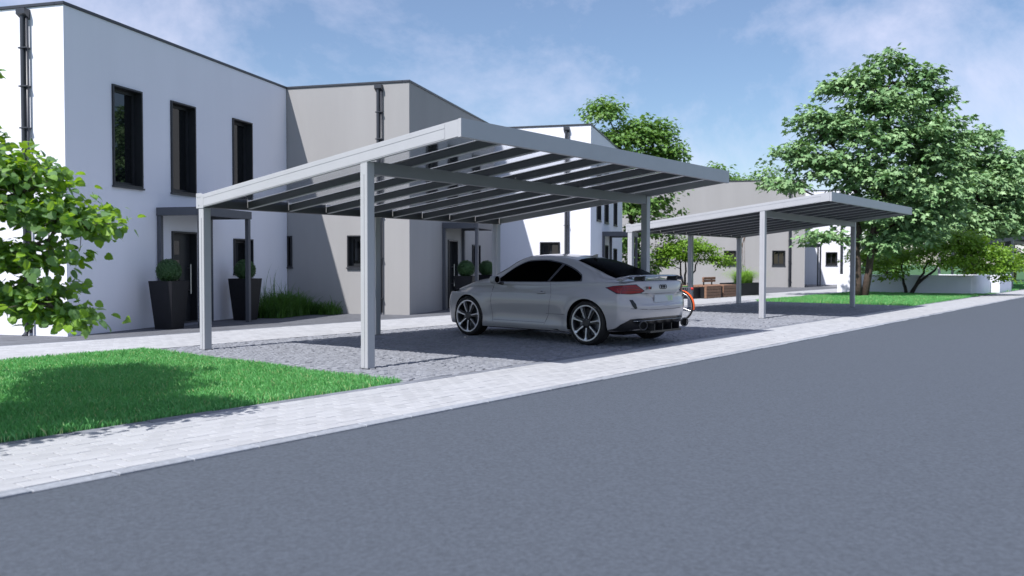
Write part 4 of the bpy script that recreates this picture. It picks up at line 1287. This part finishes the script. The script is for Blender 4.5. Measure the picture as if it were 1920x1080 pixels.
V, F = leaves_np(P[rest], N[rest], D[rest], sz[rest], SHAPE_HEART)
setp(link('crown', np_mesh('crown', V, F, M['near']), ntree), kind='stuff')

# ------------------------------------------------------------------ potted box balls
def make_topiary():
    root = empty('topiary_planter', (0, 0, 0), ROT_H)
    wt, wb, h = .265, .185, .93
    mb = MB()
    q = lambda w, z: [(-w, -w, z), (w, -w, z), (w, w, z), (-w, w, z)]
    rings = [q(wb, 0), q(wt, h), q(wt - .025, h), q(wt - .03, h - .05)]
    vs = [p for r_ in rings for p in r_]
    fs = [(0, 3, 2, 1)]
    for i in range(3):
        for j in range(4):
            fs.append((i * 4 + j, i * 4 + (j + 1) % 4, (i + 1) * 4 + (j + 1) % 4, (i + 1) * 4 + j))
    mb.add(vs, fs); mb.build('pot', M['pot'], root)
    mb = MB(); mb.box(-wt + .028, wt - .028, -wt + .028, wt - .028, h - .09, h - .048); mb.build('soil', M['soil'], root)
    r = np.random.default_rng(2)
    n = 5200
    d = r.normal(size=(n, 3)); d /= np.linalg.norm(d, axis=1)[:, None]
    lump = 1 + .02 * np.sin(d[:, 0] * 9) * np.cos(d[:, 1] * 8 + d[:, 2] * 7)
    P = d * (.225 * lump * r.uniform(.90, 1.03, n))[:, None] + (0, 0, h + .19)
    V, F = leaves_np(P, d + r.normal(size=(n, 3)) * .5, r.normal(size=(n, 3)) + d * .6, .030 * r.uniform(.6, 1.2, n), SHAPE_SMALL)
    bl = link('box_ball', np_mesh('box_ball', V, F, M['box']), root); setp(bl, kind='stuff')
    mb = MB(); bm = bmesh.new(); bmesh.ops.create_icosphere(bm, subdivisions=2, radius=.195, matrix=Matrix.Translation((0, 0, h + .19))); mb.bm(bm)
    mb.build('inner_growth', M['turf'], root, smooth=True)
    mb = MB(); mb.tube([(0, 0, h - .06), (0, 0, h + .1)], .022); mb.build('stem', M['dark_bark'], root)
    return root
TG = 'box balls in tall dark pots beside the house doors'
t0 = make_topiary(); t0.location = HP(1.98, -.56); setp(t0, 'clipped box ball in tall dark pot left of the nearest house door', 'planter', TG)
for i, (p, lab) in enumerate(((HP(4.66, -.52), 'clipped box ball in tall dark pot behind the porch post of the nearest house'),
                              (HP(HL + 2.55, -HW - .62), 'clipped box ball in dark pot before the grey house door, above the car bonnet'),
                              (HP(HL + 4.70, -HW - .55), 'clipped box ball in dark pot right of the grey house porch post'))):
    c_ = copy_tree(t0); c_.location = p; c_['label'] = lab

# ------------------------------------------------------------------ clumps of grass
def grass_clump(name, label, base, n, rx, ry, h, mat, seed, rz=0.0, arch=.5, plumes=0, cat='grass'):
    r = np.random.default_rng(seed)
    root = empty(name, base, rz); setp(root, label, cat)
    k = 6
    az = r.uniform(0, 2 * np.pi, n)
    P = np.stack([r.uniform(-rx, rx, n), r.uniform(-ry, ry, n), np.zeros(n)], 1)
    d = np.stack([np.cos(az), np.sin(az)], 1)
    L_ = h * r.uniform(.45, 1.1, n) * (1.08 - .5 * (P[:, 0] / rx) ** 2 - .2 * (P[:, 1] / ry) ** 2) * np.where(r.random(n) < .06, 1.35, 1.0); ln = L_ * arch * r.uniform(.2, 1.1, n)
    w = .009 * r.uniform(.6, 1.2, n)
    sd = np.stack([-d[:, 1], d[:, 0]], 1)
    V = np.zeros((n, k * 2 - 1, 3))
    for i in range(k):
        t_ = i / (k - 1)
        c_ = np.concatenate([P[:, :2] + d * (ln * t_ ** 2)[:, None], (L_ * (t_ - arch * .55 * t_ ** 3))[:, None]], 1)
        ww = w * (1 - t_ ** 2)
        if i < k - 1:
            V[:, 2 * i, :] = c_; V[:, 2 * i + 1, :] = c_
            V[:, 2 * i, :2] -= sd * ww[:, None]; V[:, 2 * i + 1, :2] += sd * ww[:, None]
        else:
            V[:, 2 * k - 2, :] = c_
    idx = [0] + [2 * i for i in range(1, k - 1)] + [2 * k - 2] + [2 * i + 1 for i in range(k - 2, -1, -1)]
    order = [1 if False else j for j in idx]
    quads = []
    base_i = (np.arange(n) * (2 * k - 1))[:, None]
    for i in range(k - 2):
        quads.append(base_i + np.array([[2 * i, 2 * i + 1, 2 * i + 3, 2 * i + 2]]))
    quads.append(base_i + np.array([[2 * k - 4, 2 * k - 3, 2 * k - 2, 2 * k - 2]]))
    Q = np.concatenate(quads[:-1]); T = quads[-1][:, :3]
    me = np_mesh('blades', V.reshape(-1, 3), Q, mat)
    o = link('blades', me, root); setp(o, kind='stuff')
    tips = np_mesh('blade_tips', V.reshape(-1, 3)[T.ravel()], np.arange(len(T) * 3).reshape(-1, 3), mat)
    setp(link('blade_tips', tips, root), kind='stuff')
    for i in range(plumes):
        a_ = r.uniform(0, 6.28); x, y = r.uniform(-rx, rx) * .5, r.uniform(-ry, ry) * .5
        hh = h * r.uniform(1.25, 1.75); lx = r.uniform(.05, .3)
        tx, ty = x + math.cos(a_) * lx, y + math.sin(a_) * lx
        mb = MB(); mb.tube([(x, y, 0), ((x + tx) / 2, (y + ty) / 2, hh * .6), (tx, ty, hh)], .004, 5)
        mb.tube([(tx, ty, hh - .12), (tx + math.cos(a_) * .01, ty + math.sin(a_) * .01, hh), (tx + math.cos(a_) * .04, ty + math.sin(a_) * .04, hh + .10)], [.006, .022, .004], 7)
        mb.build('plume', M['plume'], root, smooth=True)
    return root
grass_clump('sedge_clump', 'tall dark green sedge bed in the corner between white and grey house', HP(6.25, -.62), 2100, 1.0, .42, .92, M['sedge'], 1, ROT_H, .8)
grass_clump('tall_sedge', 'sparse taller sedge stalks rising from the bed against the white wall', HP(6.0, -.45), 130, .8, .25, 1.15, M['sedge'], 4, ROT_H, .35)
grass_clump('sedge_clump', 'low loose sedge bed at the foot of the shaded grey wall', HP(7.05, -1.25), 420, .28, .35, .55, M['sedge'], 2, ROT_H, .8)

# ------------------------------------------------------------------ bench with planter box
def solve_a(u, b_, v_guess=0):
    lo, hi = 0.0, 60.0
    for _ in range(50):
        m_ = (lo + hi) / 2
        if to_px(S(m_, b_))[0] < u: lo = m_
        else: hi = m_
    return (lo + hi) / 2
BB = 5.9
ba0, ba1, ba2, ba3 = (solve_a(u, BB) for u in (1325, 1352, 1357, 1386))
bench = empty('bench', S(ba0, BB), ROT_S)
setp(bench, 'wooden slat bench of two blocks with a small backrest, on dark boxes', 'bench')
L1, G0, L2 = ba1 - ba0, ba2 - ba0, ba3 - ba0
HB = .45
mb = MB(); mb.box(.0, L2, .035, 1.25, 0, HB - .03, .004); mb.build('core_box', M['pot'], bench)
mb = MB(); mb.box(-.5, 0, .25, 1.9, 0, HB - .06, .004); mb.build('core_box', M['pot'], bench)
for (x0, x1) in ((0, L1), (G0, L2)):
    for k_ in range(4):
        z0 = .012 + k_ * .105
        mb = MB(); mb.box(x0, x1, -.005, .032, z0, z0 + .092, .005); mb.build('front_slat', M['wood'], bench)
    for k_ in range(7):
        y0 = -.005 + k_ * .18
        mb = MB(); mb.box(x0, x1, y0, y0 + .166, HB - .027, HB + .008, .004); mb.build('seat_slat', M['wood'], bench)
    mb = MB(); mb.box(x0 - .028, x0 - .002, -.005, .08, .01, HB - .03, .003); mb.build('corner_post', M['wood'], bench)
for k_ in range(5):
    mb = MB(); mb.box(-.5, -.04, .30 + k_ * .32, .30 + k_ * .32 + .30, HB - .057, HB - .02, .004); mb.build('side_slat', M['wood'], bench)
bk = empty('tmp'); bpy.data.objects.remove(bk)
xb0 = L1 * .28 + .75
mb = MB(); mb.box(xb0, xb0 + 1.05, .66, .72, HB + .12, HB + .20, .012); bk = mb.build('backrest', M['wood'], bench)
mb = MB(); mb.box(xb0, xb0 + 1.05, .66, .72, HB + .21, HB + .31, .012); mb.build('back_slat', M['wood'], bk)
for xx in (xb0 + .16, xb0 + .85):
    mb = MB(); mb.box(xx, xx + .045, .722, .76, HB - .02, HB + .30); mb.build('bracket', M['pot'], bk)
pb0, pb1 = solve_a(1389, BB + .1), solve_a(1424, BB + .1)
pbx = empty('planter_box', S(pb0, BB + .1), ROT_S); setp(pbx, 'long low dark planter box at the right end of the bench', 'planter')
mb = MB()
wl, wd_ = pb1 - pb0, .9
for bx in ((0, wl, 0, .03), (0, wl, wd_ - .03, wd_), (0, .03, .032, wd_ - .032), (wl - .03, wl, .032, wd_ - .032)):
    mb.box(bx[0], bx[1], bx[2], bx[3], 0, .50, .003)
mb.build('shell', M['pot'], pbx)
mb = MB(); mb.box(.033, wl - .033, .033, wd_ - .033, .30, .46); mb.build('soil', M['soil'], pbx)
grass_clump('fountain_grass', 'arching bright fountain grass with brown plumes in the dark planter box', S(pb0 + wl * .52, BB + .42, .44), 1700, .42, .22, 1.15, M['fountain'], 7, ROT_S, 1.25, plumes=14)

# ------------------------------------------------------------------ garden walls
def garden_wall(label, rect, h, step=None):
    a0, a1, b0, b1 = rect
    root = empty('garden_wall', S(a0, b0), ROT_S); setp(root, label, 'wall')
    t_ = .16
    parts = ((0, t_, 0, b1 - b0), (t_ + .002, a1 - a0, 0, t_))
    for q_ in parts:
        mb = MB(); mb.box(q_[0], q_[1], q_[2], q_[3], -.1, h, .008); mb.build('wall', M['white_plaster'], root)
    mb = MB(); mb.box(t_ + .004, a1 - a0, t_ + .004, b1 - b0, -.05, h - .12); mb.build('bed', M['soil'], root)
    return root
garden_wall('low white garden wall with leaf shadows behind the bushy tree', (32.0, 36.2, -.78, 4.6), .80)
garden_wall('short white wall pier nearer the pavement at the far right', (36.45, 39.6, -1.12, 1.4), .78)

# ------------------------------------------------------------------ bicycle
M['orange'] = pm('orange_paint', (0.78, 0.11, 0.015), 0.35)
M['greenpaint'] = pm('green_paint', (0.06, 0.22, 0.06), 0.4)
bw = G(1273, 602)
bike = empty('bicycle', bw, ROT_S + math.pi / 2 + math.radians(3))
setp(bike, 'bicycle with orange mudguard, its rear wheel showing behind the car', 'bicycle')
RWH = .325
def bike_wheel(x):
    mb = MB(); mb.tube([(x + RWH * math.cos(t_), 0, RWH + .012 + RWH * math.sin(t_)) for t_ in np.linspace(0, 2 * math.pi, 48, endpoint=False)], .021, 8, closed=True)
    w = mb.build('wheel', M['tyre'], bike, smooth=True)
    mb = MB(); mb.tube([(x + (RWH - .026) * math.cos(t_), 0, RWH + .012 + (RWH - .026) * math.sin(t_)) for t_ in np.linspace(0, 2 * math.pi, 48, endpoint=False)], .011, 6, closed=True); mb.build('rim', M['rim'], w, smooth=True)
    mb = MB()
    for k_ in range(18):
        t_ = 2 * math.pi * k_ / 18
        mb.tube([(x, .02 * (-1) ** k_, RWH + .012), (x + .3 * math.cos(t_), 0, RWH + .012 + .3 * math.sin(t_))], .0014, 4)
    mb.build('spokes', M['steel'], w)
    mb = MB(); mb.lathe([(0, -.05), (.022, -.05), (.022, .05), (0, .05)], 12, 'y', loc=(x, 0, RWH + .012)); mb.build('hub', M['steel'], w)
bike_wheel(0); bike_wheel(1.05)
def fender(x, t0_, t1_):
    mb = MB()
    vs, fs = [], []
    n = 22
    for i in range(n):
        t_ = t0_ + (t1_ - t0_) * i / (n - 1); r_ = RWH + .045
        for (dy, dr) in ((-.032, -.018), (-.018, 0), (.018, 0), (.032, -.018)):
            vs.append((x + (r_ + dr) * math.cos(t_), dy, RWH + .012 + (r_ + dr) * math.sin(t_)))
    for i in range(n - 1):
        for j in range(3):
            fs.append((i * 4 + j, i * 4 + j + 1, i * 4 + j + 5, i * 4 + j + 4))
    mb.add(vs, fs); return mb.build('mudguard', M['orange'], bike, smooth=True)
fender(0, math.radians(50), math.radians(192)); fender(1.05, math.radians(20), math.radians(160))
z0 = RWH + .012
mb = MB()
for p, q_, rr in (((0, .05, z0), (.42, .02, .28), .011), ((0, -.05, z0), (.42, -.02, .28), .011), ((0, .05, z0), (.30, .015, .72), .009), ((0, -.05, z0), (.30, -.015, .72), .009),
                  ((.42, 0, .28), (.28, 0, .86), .016), ((.42, 0, .28), (.88, 0, .74), .018), ((.31, 0, .74), (.86, 0, .84), .016), ((.88, 0, .70), (.85, 0, .95), .017),
                  ((.88, .05, .70), (1.05, .05, z0), .011), ((.88, -.05, .70), (1.05, -.05, z0), .011)):
    mb.tube([p, q_], rr, 8)
mb.build('frame', M['orange'], bike, smooth=True)
mb = MB(); mb.tube([(.84, -.28, 1.0), (.88, -.1, 1.02), (.86, 0, .97), (.88, .1, 1.02), (.84, .28, 1.0)], .012, 8); mb.build('handlebar', M['steel'], bike, smooth=True)
mb = MB(); mb.prism([(.12, -.08), (.12, .08), (.2, .075), (.40, .02), (.40, -.02), (.2, -.075)], .87, .91, 'z'); mb.build('saddle', M['black'], bike)
mb = MB(); mb.box(-.28, .22, -.06, .06, .745, .757); 
for sg in (-.05, .05): mb.tube([(-.16, sg, .745), (0, sg, z0)], .006, 6)
mb.build('carrier', M['steel'], bike)
mb = MB(); mb.tube([(-.20, 0, .775), (.20, 0, .775)], .014, 8); mb.build('carrier_strap', M['greenpaint'], bike, smooth=True)
mb = MB(); mb.lathe([(0, -.335), (.028, -.33), (.030, -.29), (0, -.285)], 14, 'x', loc=(0, 0, .725)); mb.build('rear_light', M['red'], bike, smooth=True)
mb = MB(); mb.tube([(.42, .09, .28), (.42, .09, .12)], .008, 6); mb.box(.38, .46, .07, .16, .10, .125); mb.tube([(.42, -.09, .28), (.42, -.09, .44)], .008, 6); mb.box(.38, .46, -.16, -.07, .43, .455)
mb.build('crank', M['black'], bike)
mb = MB(); mb.tube([(.02, .05, z0 - .02), (-.02, .16, .01)], .008, 6); mb.build('kick_stand', M['black'], bike)
